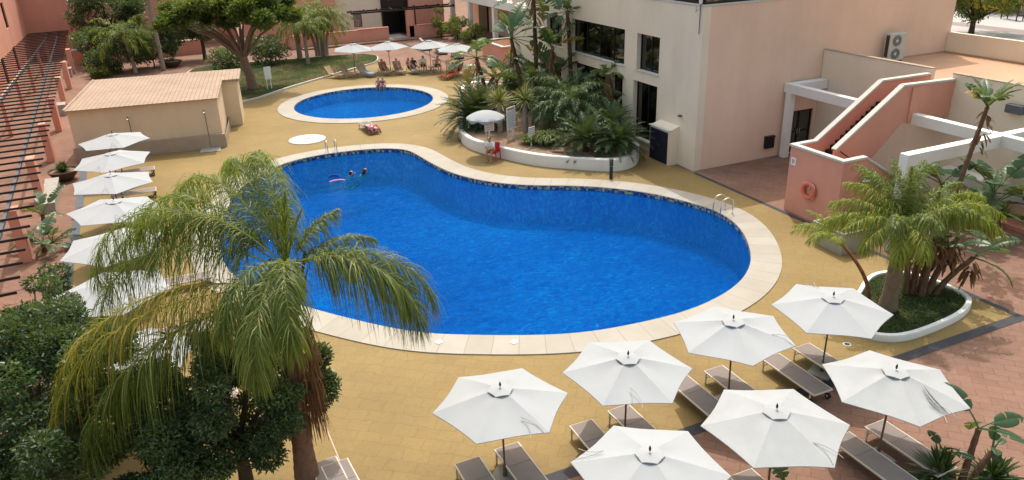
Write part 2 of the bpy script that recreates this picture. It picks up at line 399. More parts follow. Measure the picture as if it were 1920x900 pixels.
def cat(parts):
    Vs, Fs, Ts = [], [], []; n = 0
    for V, F, T in parts:
        Vs.append(V); Fs.append(F+n); Ts.append(T); n += len(V)
    return np.concatenate(Vs), np.concatenate(Fs), np.concatenate(Ts)
def frond_curve(az, el, length, droop, k=14, p0=(0,0,0), twist=0.0):
    """midrib bending down under its weight"""
    p = np.array(p0, float); pts = [p.copy()]; e = el; a = az
    for i in range(k):
        t = (i+1)/k
        e = el-droop*(t**1.4); a = az+twist*t
        p = p+np.array([math.cos(e)*math.cos(a), math.cos(e)*math.sin(a), math.sin(e)])*length/k
        pts.append(p.copy())
    return np.array(pts)
def pinnate(pts, n, llen, lw, droop, ang=50, jit=.2, start=.12, vlift=.25, tint0=0., tintv=1., k=3, rachis=.012, planes=1):
    """leaflets in rows along both sides of a midrib"""
    kk = len(pts)-1; out = []
    tt = np.linspace(start, .995, n)
    for side in (-1, 1):
        t = np.clip(tt+rng.normal(0, .25/n, n), start*.8, 1); f = t*kk; i = np.minimum(f.astype(int), kk-1); fr = (f-i)[:, None]
        P = pts[i]*(1-fr)+pts[i+1]*fr; T = nrm(pts[i+1]-pts[i])
        X = nrm(np.cross(T, np.array([0,0,1.]))+1e-6); U = np.cross(X, T)
        a = np.radians(ang*(1-.45*t)+6)
        lift = vlift+ (rng.integers(0, planes, n)/max(1, planes-1)-.5)*.9 if planes > 1 else np.full(n, vlift)
        D = T*np.cos(a)[:, None]+X*(side*np.sin(a))[:, None]+U*lift[:, None]+rng.normal(0, jit, (n, 3))
        prof = np.clip(np.sin(np.pi*(.18+.74*t)), .25, 1)*(.85+.3*rng.random(n))
        S = np.cross(D, U)+rng.normal(0, .35, (n, 3))
        out.append(strips(P, D, S, llen*prof, lw, droop*(.7+.6*rng.random(n)), k, .12, np.clip(tint0+tintv*rng.random(n)**1.6, 0, 1)))
    # midrib as two crossed tapering strips
    for ax in (0, 1):
        V = []
        for j, p in enumerate(pts):
            T = pts[min(j+1, kk)]-pts[max(j-1, 0)]; T = T/np.linalg.norm(T)
            X = np.cross(T, [0,0,1.]); X = X/(np.linalg.norm(X)+1e-9)
            if ax: X = np.cross(X, T)
            r = rachis*(1-.8*j/kk); V += [p-X*r, p+X*r]
        V = np.array(V); q = np.arange(len(V)).reshape(-1, 2)
        F = np.stack([q[:-1,0], q[:-1,1], q[1:,1], q[1:,0]], -1); out.append((V, F, np.full(len(V), .9)))
    return cat(out)
def leaf_cloud(centers, radii, n, size, flat=.75, up=.3, tintv=1., tint0=0., k=1, shell=.55):
    """n small leaves spread through ellipsoidal clumps, denser towards their surface"""
    centers = np.asarray(centers, float); radii = np.asarray(radii, float)
    w = np.prod(radii, 1)**(2/3); w /= w.sum()
    ci = rng.choice(len(centers), n, p=w)
    d = nrm(rng.normal(0, 1, (n, 3))); r = (shell+(1-shell)*rng.random(n))*(.82+.3*rng.random(n))
    P = centers[ci]+d*radii[ci]*r[:, None]
    D = nrm(d*.7+rng.normal(0, .7, (n, 3))+np.array([0,0,up])); S = rng.normal(0, 1, (n, 3)); S[:, 2] *= .5
    ct = rng.random(len(centers))**1.5*.6
    tint = np.clip(tint0+ct[ci]+tintv*.65*rng.random(n)**1.7, 0, 1)
    return strips(P, D, S, size*(.7+.6*rng.random(n)), size*.30, .15, k, .25 if k > 1 else .5, tint)
def clump_points(center, rad, n, seed, flat=1.0, hollow=.45):
    g = np.random.default_rng(seed); d = nrm(g.normal(0, 1, (n, 3))); r = hollow+(1-hollow)*g.random(n)**.6
    return np.asarray(center)+d*np.asarray(rad)*r[:, None]

def palm_trunk(parent, h, r0, r1, lean=(0, 0), mat='bark', rings=26, name='trunk', bulge=0.0):
    pts, rad = [], []
    for i in range(rings+1):
        t = i/rings; pts.append((lean[0]*t*t, lean[1]*t*t, h*t))
        rad.append((r0+(r1-r0)*t)*(1+.05*(i % 2))+bulge*math.exp(-((t-.05)/.1)**2))
    return MB().tube(pts, rad, 12).build(name, M[mat], parent, smooth=True, angle=80)
def paddle_leaf(parent, p0, az, el, petiole, blade, width, droop, mat, name='leaf', tint=.4, splits=5, roll=None):
    """strelitzia leaf: stiff stalk and a broad blade torn into a few lobes; one mesh"""
    pts = frond_curve(az, el, petiole, .25, 5, p0)
    d = pts[-1]-pts[-2]; e1 = math.asin(np.clip(d[2]/np.linalg.norm(d), -1, 1))
    b = frond_curve(az, e1, blade, droop, 10, pts[-1]); parts = []
    allp = np.vstack([pts, b[1:]]); kk = len(allp)-1
    roll = random.uniform(-.6, .6) if roll is None else roll
    for ax in (0, 1):
        V = []
        for j, p in enumerate(allp):
            T = allp[min(j+1,kk)]-allp[max(j-1,0)]; T /= np.linalg.norm(T); X = np.cross(T,[0,0,1.]); X /= (np.linalg.norm(X)+1e-9)
            if ax: X = np.cross(X, T)
            r = .028*(1-.85*j/kk); V += [p-X*r, p+X*r]
        V = np.array(V); q = np.arange(len(V)).reshape(-1,2)
        parts.append((V, np.stack([q[:-1,0],q[:-1,1],q[1:,1],q[1:,0]],-1), np.full(len(V), .8)))
    nb = len(b)
    for side in (-1, 1):
        V, F, n0 = [], [], 0
        cuts = set(random.sample(range(2, nb-2), min(splits, nb-4))) if splits else set()
        seg = []
        def prof(t): return width*(math.sin(math.pi*min(1, .06+.94*t**.8))**.6)*(1 if t < .97 else .5)
        V, F = [], []
        for j in range(nb-1):
            t0, t1 = j/(nb-1), (j+1)/(nb-1)
            quad = []
            for (jj, t, isend) in ((j, t0, 0), (j+1, t1, 1)):
                T = b[min(jj+1,nb-1)]-b[max(jj-1,0)]; T /= np.linalg.norm(T); X = np.cross(T,[0,0,1.]); X /= (np.linalg.norm(X)+1e-9); U = np.cross(X,T)
                X = X*math.cos(roll)+U*math.sin(roll); U = np.cross(X,T)
                w = prof(t)
                gap = -.06*blade if (isend and jj in cuts) else (.03*blade if (not isend and jj in cuts) else 0)
                inner = b[jj]; mid = b[jj]+X*side*w*.55+U*.16*w+T*gap*.5; outer = b[jj]+X*side*w+U*.10*w+T*gap-np.array([0,0,.12*w])
                quad.append((inner, mid, outer))
            n = len(V); V += [*quad[0], *quad[1]]
            F += [(n, n+1, n+4, n+3), (n+1, n+2, n+5, n+4)]
        parts.append((np.array(V), np.array(F), np.clip(np.full(len(V), tint)+rng.normal(0,.08,len(V)), 0, 1)))
    V, F, T = cat(parts)
    return np_mesh(name, V, F, T, L[mat], parent)

# ================================================================== THE SETTING: ground, pools
def smooth_loop(P, sub=8):
    n = len(P); out = []
    for i in range(n):
        p0, p1, p2, p3 = (Vector(P[(i+k) % n]) for k in (-1, 0, 1, 2))
        for j in range(sub):
            t = j/sub
            out.append(.5*((2*p1)+(p2-p0)*t+(2*p0-5*p1+4*p2-p3)*t*t+(3*p1-p0-3*p2+p3)*t**3))
    return out
def resample(P, n):
    P = [Vector(p) for p in P]; Q = P+[P[0]]; ls = [0]
    for a, b in zip(Q, Q[1:]): ls.append(ls[-1]+(b-a).length)
    out = []; j = 0
    for i in range(n):
        s = ls[-1]*i/n
        while ls[j+1] < s: j += 1
        out.append(Q[j].lerp(Q[j+1], (s-ls[j])/max(1e-9, ls[j+1]-ls[j])))
    return out, ls[-1]
def offset_loop(P, d):
    n = len(P); area = sum(P[i].x*P[(i+1)%n].y-P[(i+1)%n].x*P[i].y for i in range(n)); s = 1 if area > 0 else -1
    out = []
    for i in range(n):
        t = (P[(i+1)%n]-P[i-1]).normalized(); out.append(P[i]+Vector((t.y, -t.x))*d*s)
    for _ in range(6): out = [(out[i-1]+out[i]*2+out[(i+1)%n])/4 for i in range(n)]
    return out
pool_px = [(500,322),(530,308),(560,299),(600,291),(650,284),(700,279.5),(740,279),(765,282),(783,291),(805,304),(832,318),(862,329),(905,339),(950,345),(1000,348),(1060,348.5),(1120,351),(1180,357),(1240,367),(1300,382),(1340,395),(1370,412),(1390,432),(1402,455),(1408,480),(1405,500),(1390,525),(1360,549),(1320,570),(1270,588),(1200,605),(1120,620),(1050,627),(960,629),(880,628),(800,625),(730,614),(680,603),(620,588),(560,571),(500,551),(455,528),(425,500),(412,465),(412,430),(425,395),(447,358),(472,338)]
POOL, plen = resample(smooth_loop([at(u, v, .03) for u, v in pool_px], 6), 240)
for _ in range(4): POOL = [(POOL[i-1]+POOL[i]*2+POOL[(i+1) % 240])/4 for i in range(240)]
KC, KR = Vector((12.45, 53.2)), 4.85
KID = [KC+Vector((math.cos(2*math.pi*i/120), math.sin(2*math.pi*i/120)))*KR for i in range(120)]
POOL_O, KID_O = offset_loop(POOL, 1.12), [KC+(p-KC)*(KR+1.1)/KR for p in KID]

def sheet(name, outer, holes, z, mat, kind='structure', parent=None):
    bm = bmesh.new(); es = []
    for loop in [outer]+holes:
        vs_ = [bm.verts.new((p[0], p[1], z)) for p in loop]
        es += [bm.edges.new((vs_[i], vs_[(i+1) % len(vs_)])) for i in range(len(vs_))]
    bmesh.ops.triangle_fill(bm, use_beauty=True, use_dissolve=False, edges=es)
    bmesh.ops.recalc_face_normals(bm, faces=bm.faces)
    if sum(f.normal.z for f in bm.faces) < 0: bmesh.ops.reverse_faces(bm, faces=bm.faces)
    me = bpy.data.meshes.new(name); bm.to_mesh(me); bm.free(); me.materials.append(mat)
    o = bpy.data.objects.new(name, me); C.objects.link(o)
    if parent: o.parent = parent
    return tag(o, kind=kind) if kind else o
mid = lambda A, B: [(a+b)/2 for a, b in zip(A, B)]
sheet('ground', [(-220,-60),(300,-60),(300,400),(-220,400)], [mid(POOL, POOL_O), mid(KID, KID_O)], 0, M['paver'])
deck_outer = [(-4.65,12.62),(22.62,12.62),(22.62,59.8),(18.5,66.0),(16.5,68.0),(12,66.2),(4,60.5),(-1,52),(-4.9,47.6)]
sheet('pool_deck', deck_outer, [mid(POOL, POOL_O), mid(KID, KID_O)], .004, M['deck'])
def strip(pts, w, name, mat, z=.008):
    mb = MB()
    for (a, b) in zip(pts, pts[1:]):
        a, b = Vector(a), Vector(b); t = (b-a).normalized(); q = Vector((t.y, -t.x))*w/2
        mb.add([(*(a-q), z), (*(b-q), z), (*(b+q), z), (*(a+q), z)], [(0,1,2,3)])
    return struct(name, mb, mat)
strip([(22.72,12.35),(22.72,28.9)], .22, 'dark_paving_strip', M['strip'])
strip([(22.72,50.3),(22.95,78)], .24, 'dark_paving_strip', M['strip'], .012)
strip([(-4.8,12.46),(22.83,12.46)], .34, 'dark_paving_strip', M['strip'], .012)
strip([(-4.62,12.64),(-4.8,36),(-5.0,47)], .34, 'drain_channel', M['channel'], .012)
strip([(2.09,12.63),(2.02,17.3)], .03, 'deck_joint', M['stain'], .0085)

def pool_basin(P, wl, depth, name):
    n = len(P)
    t = thing('swimming_pool', name[0], 'swimming pool', (0,0,0)); t['kind'] = 'structure'
    # tile band and walls
    mb = MB(); f = []
    vs_ = [(p.x,p.y,.02) for p in P]+[(p.x,p.y,wl-.05) for p in P]
    mb.add(vs_, [(i,(i+1)%n,n+(i+1)%n,n+i) for i in range(n)]); mb.build('mosaic_band', M['mosaic'], t)
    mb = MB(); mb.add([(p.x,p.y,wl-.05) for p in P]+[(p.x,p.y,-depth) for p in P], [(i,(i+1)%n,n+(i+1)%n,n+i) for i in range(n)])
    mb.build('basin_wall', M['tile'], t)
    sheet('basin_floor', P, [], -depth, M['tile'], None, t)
    sheet('water_surface', P, [], wl, M['water'], None, t)
    return t
def coping(P, O, parent):
    n = len(P); N = 4
    loops = [[(p.x,p.y,.02) for p in P], [(p.x,p.y,.045) for p in P], [(q.x,q.y,.04) for q in O], [(q.x,q.y,.003) for q in O]]
    loops[1] = [((p.x*.985+q.x*.015), (p.y*.985+q.y*.015), .05) for p, q in zip(P, O)]
    me = bpy.data.meshes.new('coping'); V = sum(loops, []); F = []
    for k in range(3):
        F += [(k*n+i, k*n+(i+1)%n, (k+1)*n+(i+1)%n, (k+1)*n+i) for i in range(n)]
    me.from_pydata(V, [], F); uv = me.uv_layers.new(name='UVMap')
    s = [0]
    for i in range(n): s.append(s[-1]+((P[(i+1)%n]+O[(i+1)%n])/2-(P[i]+O[i])/2).length)
    li = 0
    for k in range(3):
        for i in range(n):
            for a, b in ((s[i],k),(s[i+1],k),(s[i+1],k+1),(s[i],k+1)):
                uv.data[li].uv = (a, .5+b*.8); li += 1
    bm = bmesh.new(); bm.from_mesh(me); bmesh.ops.recalc_face_normals(bm, faces=bm.faces)
    if sum(f.normal.z for f in bm.faces) < 0: bmesh.ops.reverse_faces(bm, faces=bm.faces)
    bm.to_mesh(me); bm.free()
    me.materials.append(M['coping']); o = bpy.data.objects.new('coping', me); C.objects.link(o); o.parent = parent; return o
big = pool_basin(POOL, -.16, 1.9, ('large kidney-shaped pool of deep blue water with pale stone coping',))
coping(POOL, POOL_O, big)
kid = pool_basin(KID, -.12, .9, ('small round children\'s pool with blue water and a broad white rim',))
coping(KID, KID_O, kid)
# skimmer lids set in the coping, jets under the far rim
for (u, v) in ((823,641),(964,641)):
    x, y = at(u, v, .05); tag(MB().lathe([(.13,0),(.13,.006),(.11,.008)], 20).build('skimmer_lid', M['cap'], None, loc=(x,y,.052)), ('round pale lid set in the pool coping nearest the palm' if u < 900 else 'round pale lid in the coping right of the other lid'), 'pool lid', 'round lids in the pool coping')

# lawn with its white kerb
LAWN = [(2.2,47.9),(2.9,53.5),(3.73,57.5),(5.68,58.6),(8.49,61.3),(11.98,64.1),(14.78,66.35),(17.1,68.1),(18.1,70.3),(18.1,72.6),(15.5,73.9),(11.6,74.4),(9,74.6),(5,75.5),(2.2,74),(1.2,66),(1.4,56)]
LAWN = resample(smooth_loop(LAWN, 6), 140)[0]
sheet('lawn', LAWN, [], .07, M['grass'])
mb = MB()
LO = offset_loop(LAWN, .16); n = len(LAWN)
mb.add([(p.x,p.y,.06) for p in LAWN]+[(p.x,p.y,.13) for p in LAWN]+[(p.x,p.y,.13) for p in LO]+[(p.x,p.y,.0) for p in LO],
       [(k*n+i,k*n+(i+1)%n,(k+1)*n+(i+1)%n,(k+1)*n+i) for k in range(3) for i in range(n)])
struct('lawn_kerb', mb, M['cap'])
sheet('street_pavement', [(46,8),(140,8),(140,120),(46,120)], [], 3.5, M['street'])
mb = MB().box(45.8,8,0,46,120,3.5); struct('street_retaining_wall', mb, M['cream'])
strip([(50.5,14),(50.5,90)], 5.0, 'street_kerb_band', M['kerbwhite'], 3.506)
strip([(57.5,14),(57.5,90)], 6.0, 'street_pale_band', M['kerbwhite'], 3.51)
strip([(66,14),(66,110)], 7, 'street_planting_bed', M['soil'], 3.506)

# ================================================================== walls and buildings
def wall_cells(mb, axis, a0, a1, z0, z1, c0, c1, holes):
    """wall running along y (axis 'y', thickness x c0..c1) or along x (axis 'x'), with rectangular openings (a0,a1,z0,z1)"""
    A = sorted({a0, a1, *[min(max(h[i], a0), a1) for h in holes for i in (0, 1)]})
    for i in range(len(A)-1):
        s, e = A[i], A[i+1]; m_ = (s+e)/2
        cuts = sorted([(h[2], h[3]) for h in holes if h[0] < m_ < h[1]]); z = z0
        spans = []
        for (b, t) in cuts:
            if b > z: spans.append((z, b))
            z = max(z, t)
        if z < z1: spans.append((z, z1))
        for (b, t) in spans:
            if axis == 'y': mb.box(c0, s, b, c1, e, t)
            else: mb.box(s, c0, b, e, c1, t)
def glazing(parent, axis, a0, a1, z0, z1, c, n, mid=None, w=.055):
    """a framed window of n panes in plane x=c or y=c; frame is a part, its glass a sub-part"""
    mb = MB()
    def bx(A0, A1, Z0, Z1, d=.05):
        if axis == 'y': mb.box(c-d, A0, Z0, c+d, A1, Z1)
        else: mb.box(A0, c-d, Z0, A1, c+d, Z1)
    bx(a0, a1, z0, z0+w); bx(a0, a1, z1-w, z1)
    for i in range(n+1):
        x = a0+(a1-a0)*i/n; lo = x-(0 if i == 0 else w/2 if i < n else w); bx(lo, lo+w, z0+w, z1-w)
    if mid:
        for i in range(n):
            xa = a0+(a1-a0)*i/n+w; xb = a0+(a1-a0)*(i+1)/n-w; bx(xa, xb, mid-w/2, mid+w/2)
    fr = mb.build('window', M['darkframe'], parent)
    g = MB()
    if axis == 'y': g.box(c-.01, a0+.02, z0+.02, c+.01, a1-.02, z1-.02)
    else: g.box(a0+.02, c-.01, z0+.02, a1-.02, c+.01, z1-.02)
    g.build('glass_pane', M['glass'], fr); return fr

# --- restaurant block (cream, two tall storeys and a glazed third)
BX0, BX1, BY0, BY1 = 22.84, 39.7, 29.14, 50.2
bld = thing('restaurant_building', 'tall cream rendered building with dark windows facing the pool', 'building', (0,0,0))
holes = [(32.45,34.5,4.18,6.06),(35.7,41.65,4.18,6.1),(42.9,44.95,4.18,6.1),(32.5,34.72,.5,3.58),(35.8,37.0,.5,3.58),(37.6,41.4,.5,3.58),(43,46,.5,3.58)]
mb = MB(); wall_cells(mb, 'y', BY0, BY1, 0, 7.82, BX0, BX0+.42, holes)
mb.build('pool_side_wall', M['cream'], bld)
mb = MB(); wall_cells(mb, 'x', BX0+.42, BX1, 0, 7.82, BY0, BY0+.4, [(28.62,30.3,.02,2.23)])
mb.build('courtyard_wall', M['peach'], bld)
MB().box(BX0+.42, BY1-.4, 0, BX1, BY1, 7.82).box(BX1-.4, BY0+.4, 0, BX1, BY1-.4, 7.82).build('rear_wall', M['cream'], bld)
MB().box(BX0+.5, BY0+.5, 7.5, BX1-.5, BY1-.5, 7.7).box(BX0+.8, BY0+.5, 3.62, BX1-.5, BY1-.5, 4.1).box(BX0+3.5, BY0+.5, .01, BX0+3.6, BY1-.5, 7.4).build('floor_slab', M['terrace'], bld)
for (a0, a1, z0, z1), nn in zip(holes, (2,4,2,2,2,3,2)):
    glazing(bld, 'y', a0, a1, z0, z1, BX0+.30, nn)
    if z0 > 1: MB().box(BX0-.05, a0-.05, z0-.07, BX0+.25, a1+.05, z0+.004).build('window_sill', M['cap'], bld, bevel=.01)
MB().box(BX0-.06, 32.3, .34, BX0+.24, 41.6, .497).build('plinth_step', M['cap'], bld, bevel=.01)
for (y0, y1, z0, z1) in ((35.78,36.15,4.2,6.05),(38.4,38.9,4.2,6.05),(32.5,32.72,4.2,6.02),(34.1,34.45,4.2,6.02),(37.7,38.1,.5,3.5),(35.85,36.2,.5,3.5),(34.3,34.65,.5,3.5),(40.6,41.3,.5,3.5)):
    cu = MB()
    for i in range(int((y1-y0)/.07)): cu.box(BX0+.55+.03*(i%2), y0+i*.07, z0, BX0+.60+.03*(i%2), y0+i*.07+.075, z1)
    cu.build('curtain', M['acwhite'], bld)
for (y, z, h) in ((36.8,4.1,.75),(39.6,4.1,.75),(33.4,.01,.75),(39.2,.01,.75)):
    MB().box(BX0+.9,y-.5,z+h-.04,BX0+1.7,y+.5,z+h).box(BX0+1.2,y-.05,z,BX0+1.3,y+.05,z+h-.04).build('dining_table', M['wood'], bld)
d = glazing(bld, 'x', 28.62, 30.3, .02, 2.23, BY0+.14, 2, 1.1, .09); d.name = 'glazed_door'
for x in (29.38, 29.54): MB().bar((x,BY0+.05,1.0),(x,BY0+.05,1.25),.03).build('handle', M['steel'], d)
MB().box(BX0-.03, BY0-.03, 7.82, BX0+.3, BY1, 7.92).box(BX0+.3, BY0-.03, 7.82, BX1, BY0+.3, 7.92).build('cornice_ledge', M['cap'], bld, bevel=.01)
f = MB()
for y in np.arange(BY0+.05, BY1, 1.45): f.box(BX0+.08, y, 7.92, BX0+.16, y+.08, 10.5)
for x in np.arange(BX0+1.2, BX1, 1.45): f.box(x, BY0+.08, 7.92, x+.08, BY0+.16, 10.5)
f.box(BX0+.06, BY0+.06, 7.921, BX0+.2, BY1, 8.02).box(BX0+.2, BY0+.06, 7.921, BX1, BY0+.2, 8.02)
fr = f.build('window', M['darkframe'], bld)
MB().box(BX0+.11, BY0+.13, 7.93, BX0+.13, BY1-.1, 10.5).box(BX0+.13, BY0+.11, 7.93, BX1-.1, BY0+.13, 10.5).build('glass_pane', M['glass'], fr)
MB().box(BX0-.05, BY0-.05, 10.5, BX1, BY1, 10.85).build('roof', M['cream'], bld)
MB().box(BX0+.9, BY0+.9, 7.72, BX0+1, BY1-.6, 10.45).box(BX0+1, BY0+.9, 7.72, BX1-.6, BY0+1, 10.45).build('inner_blind', M['darkframe'], bld)
x, y, z = BX0-.06, 30.38, 2.53
wl = MB().box(x-.10,y-.09,z-.04,x+.06,y+.09,z+.05).build('wall_lamp', M['beamgrey'], None, bevel=.012); tag(wl, 'small grey wall lamp low on the cream building near its corner', 'wall lamp')
t = thing('aerial', 'thin grey aerial rod with a white head on the corner of the cream building', 'aerial', (BX0-.05, 29.34, 6.6))
MB().tube([(0,0,.0),(0,0,1.6)], .02, 6).tube([(-.25,0,1.05),(.02,0,1.15)], .012, 5).tube([(-.2,0.05,.95),(-.2,.05,1.25)], .012, 5).build('rod', M['beamgrey'], t)
MB().box(-.07,-.06,1.35,.07,.06,1.75).build('head', M['white'], t, bevel=.02)
t = thing('wall_box', 'small black box fixed low on the peach courtyard wall', 'wall box', (27.46, 29.12, .82))
MB().box(-.28,-.16,-.3,.28,.02,.3).build('casing', M['rubber'], t, bevel=.02)
MB().box(-.30,-.18,.26,.30,.019,.34).build('lid', M['darkframe'], t, bevel=.01)
# --- meter cabinet against the pool-side wall
t = thing('meter_cabinet', 'cream wall cabinet with a dark navy double door at the foot of the building', 'cabinet', (0,0,0))
MB().slab([(22.22,0),(22.84,0),(22.84,1.98),(22.22,1.78)], 'y', 30.45, 32.1).build('housing', M['cream'], t)
for y0, y1 in ((30.52,31.27),(31.28,32.03)):
    dd = MB().box(22.185,y0,.06,22.222,y1,1.70).build('door', M['navy'], t, bevel=.006)
    MB().box(22.17,31.20 if y0 < 31 else 31.32,.9,22.184,31.23 if y0 < 31 else 31.35,1.0).build('handle', M['steel'], dd)
MB().box(22.15,30.40,1.79,22.4,32.15,1.83).build('cap', M['cap'], t, bevel=.01)

# --- terrace annex
ann = thing('terrace_annex', 'low cream annex with a terracotta roof terrace beside the tall building', 'building', (0,0,0))
AX0, AX1 = 30.49, 39.5
MB().box(AX0,22.9,0,AX0+.22,29.12,5.2).box(AX0,21.88,0,AX0+.22,22.9,4.2).box(AX0,4,0,AX0+.22,21.88,5.16).build('outer_wall', M['cream'], ann)
MB().box(AX0+.22,4,4.0,AX1,29.12,4.2).build('terrace_floor', M['terrace'], ann)
MB().box(AX0-.02,22.9,5.2,AX0+.25,29.1,5.24).box(AX0-.02,4,5.16,AX0+.25,21.88,5.2).build('parapet_cap', M['plinth'], ann)
MB().box(AX1,4,0,AX1+.25,29.12,5.3).build('street_parapet', M['cream'], ann)
MB().box(AX1-.03,4,4.2,AX1-.001,29.1,4.29).box(30.75,29.10,4.2,39.4,29.137,4.28).build('skirting', M['terrace'], ann)
# --- air conditioner on the terrace
t = thing('air_conditioner', 'grey outdoor air conditioner with two round fans on the roof terrace', 'air conditioner', (34.9, 28.62, 4.2), R(-8))
MB().box(-.5,-.19,.12,.5,.19,1.5).build('casing', M['acwhite'], t, bevel=.02)
MB().box(-.46,-.16,0,-.36,.16,.12).box(.36,-.16,0,.46,.16,.12).build('foot', M['acdark'], t)
for z in (.46, 1.13):
    gmb = MB()
    for r in (.10,.17,.24,.29): gmb.tube([(-.08+r*math.cos(a),-.215,z+r*math.sin(a)) for a in np.linspace(0,2*math.pi,25)], .008, 4, False)
    for a in np.linspace(0,math.pi,7)[:-1]: gmb.bar((-.08-.29*math.cos(a),-.21,z-.29*math.sin(a)),(-.08+.29*math.cos(a),-.21,z+.29*math.sin(a)),.008)
    fn = MB(); fn.add([(-.08+.28*math.cos(a),-.194,z+.28*math.sin(a)) for a in np.linspace(0,2*math.pi,24,endpoint=False)], [tuple(range(24))])
    fo = fn.build('fan', M['acdark'], t); gmb.build('guard', M['acwhite'], fo)
    MB().ball((-.08,-.2,z),(.07,.02,.07)).build('hub', M['white'], fo)
MB().box(-.502,-.12,.3,-.505,.12,1.4).build('side_grille', M['acdark'], t)

# --- white portico beams and columns
por = thing('white_portico', 'white painted portico of long beams and square columns by the stairs', 'portico', (0,0,0))
MB().box(28.1,8,3.33,28.46,29.11,3.78).build('beam', M['white'], por, bevel=.01)
MB().box(28.46,28.55,3.34,30.46,29.0,3.80).build('beam', M['white'], por, bevel=.01)
MB().box(23.2,17.72,3.30,28.1,18.08,3.76).box(28.46,17.72,3.30,30.46,18.08,3.76).build('beam', M['white'], por, bevel=.01)
MB().box(28.1,28.6,0,28.42,28.95,3.33).build('column', M['white'], por, bevel=.01)
MB().box(23.2,17.74,0,23.55,18.06,3.30).build('column', M['white'], por, bevel=.01)
MB().box(28.12,9.0,0,28.44,9.32,3.33).build('column', M['white'], por, bevel=.01)
tag(MB().box(30.2,18.5,4.1,30.46,19.2,4.45).build('wall_vent', M['beamgrey'], None, bevel=.02), 'small grey box on the cream annex wall above the white beam', 'wall box')

# --- outdoor stairs
st = thing('outdoor_staircase', 'salmon pink outdoor staircase with white capped parapets up to the terrace', 'staircase', (0,0,0))
SX, SY0, SY1, NP = 23.0, 20.27, 23.06, 21.88
LZ, TZ = 1.9, 4.15
MB().box(SX,SY0,0,SX+.16,SY1,2.80).box(SX+.16,SY0,0,24.17,SY0+.16,2.80).box(SX+.16,SY1-.16,0,24.23,SY1,2.80).build('landing_wall', M['pink'], st)
MB().box(SX+.16,SY0+.16,0,24.25,SY1-.16,LZ).build('landing', M['terrace'], st)
up = [(24.23,0),(24.23,2.8),(27.57,4.98),(30.47,4.96),(30.47,3.4),(27.8,3.4),(26.6,2.35),(25.2,1.2),(24.6,0)]
MB().slab([(24.23,0),(24.23,2.76),(27.57,4.95),(30.47,4.93),(30.47,3.4),(27.6,3.4),(26.4,2.3),(24.9,.8),(24.7,0)], 'y', SY1-.16, SY1).build('far_parapet', M['pink'], st)
MB().slab([(24.1,1.0),(24.1,2.76),(27.43,4.98),(30.47,4.90),(30.47,3.4),(27.6,3.4),(26.4,2.3),(24.9,.9)], 'y', NP-.16, NP).build('near_parapet', M['pink'], st)
MB().box(27.9,NP-.24,3.42,28.35,NP-.161,4.9).build('pier', M['pink'], st)
sb = MB(); ns = 13
for i in range(ns):
    x0 = 24.25+(27.6-24.25)*i/ns; x1 = 24.25+(27.6-24.25)*(i+1)/ns; z1 = LZ+(TZ-LZ)*(i+1)/ns
    sb.box(x0,NP,z1-.5,x1+.01,SY1-.16,z1)
sb.box(27.61,NP,3.42,30.46,SY1-.16,TZ); sb.build('step', M['iron'], st)
def cap_path(pts, w, y, name='parapet_cap'):
    mb = MB()
    for (a, b) in zip(pts, pts[1:]): mb.bar((a[0],y,a[1]),(b[0],y,b[1]),w,.09)
    return mb.build(name, M['cap'], st, bevel=.01)
MB().box(SX-.05,SY0-.05,2.80,SX+.2,SY1+.05,2.90).box(SX+.2,SY0-.05,2.80,24.2,SY0+.2,2.90).box(SX+.2,SY1-.2,2.80,24.2,SY1+.05,2.90).build('parapet_cap', M['cap'], st, bevel=.01)
cap_path([(24.2,2.83),(27.55,5.01),(30.45,4.99)], .25, SY1-.08)
cap_path([(24.05,2.80),(27.42,5.03),(30.45,4.95)], .25, NP-.08)
MB().slab([(24.17,0),(24.17,2.8),(27.3,.9),(27.3,0)], 'y', SY0, SY0+.16).build('lower_parapet', M['pink'], st)
cap_path([(24.18,2.84),(27.3,.95)], .22, SY0+.08)
MB().tube([(24.2,NP-.3,2.75),(26.8,NP-.3,1.1)], .025, 6).build('handrail', M['iron'], st)
t = thing('lifebuoy', 'salmon lifebuoy ring hanging on the pink stair wall', 'lifebuoy', (SX-.09, 21.75, 1.25))
MB().tube([(0,.30*math.cos(a),.30*math.sin(a)) for a in np.linspace(0,2*math.pi,29)], .085, 10, False).build('ring', M['buoy'], t, smooth=True)
rp = MB()
for k in range(4):
    a0 = math.pi/4+k*math.pi/2
    rp.tube([(-.02,(.40-.05*math.sin(math.pi*s))*math.cos(a0+s*math.pi/2),(.40-.05*math.sin(math.pi*s))*math.sin(a0+s*math.pi/2)) for s in np.linspace(0,1,7)], .012, 5, False)
rp.build('rope', M['white'], t)
MB().bar((.06,0,.36),(.06,0,.05),.05).build('hook', M['cap'], t)
t = thing('wall_plate', 'small white number plate on the pink stair wall', 'sign', (SX-.012, 22.82, 2.2))
MB().box(-.01,-.13,-.16,.01,.13,.16).build('plate', M['white'], t)
MB().box(-.014,-.06,-.09,-.011,-.02,.09).box(-.014,.02,-.09,-.011,.06,.09).build('print', M['signink'], t)

# --- low planter walls at the foot of the annex (right)
t = thing('annex_planter', 'long low planter wall with a white rim along the cream annex', 'planter', (0,0,0))
pl = [(29.75,6),(30.47,6),(30.47,21.2)]+[(30.2-.5*math.sin(a)*.9,20.7+.5*math.cos(a)) for a in np.linspace(0,math.pi/2,6)]
MB().prism(pl,0,.75).build('base_wall', M['peach'], t)
MB().prism([(p[0]-(.04 if p[0] < 30.4 else 0),p[1]) for p in pl],.75,1.3).build('rim', M['white'], t, bevel=.02)
MB().box(29.0,6,0,29.7,18.6,.16).build('step', M['pink'], t)

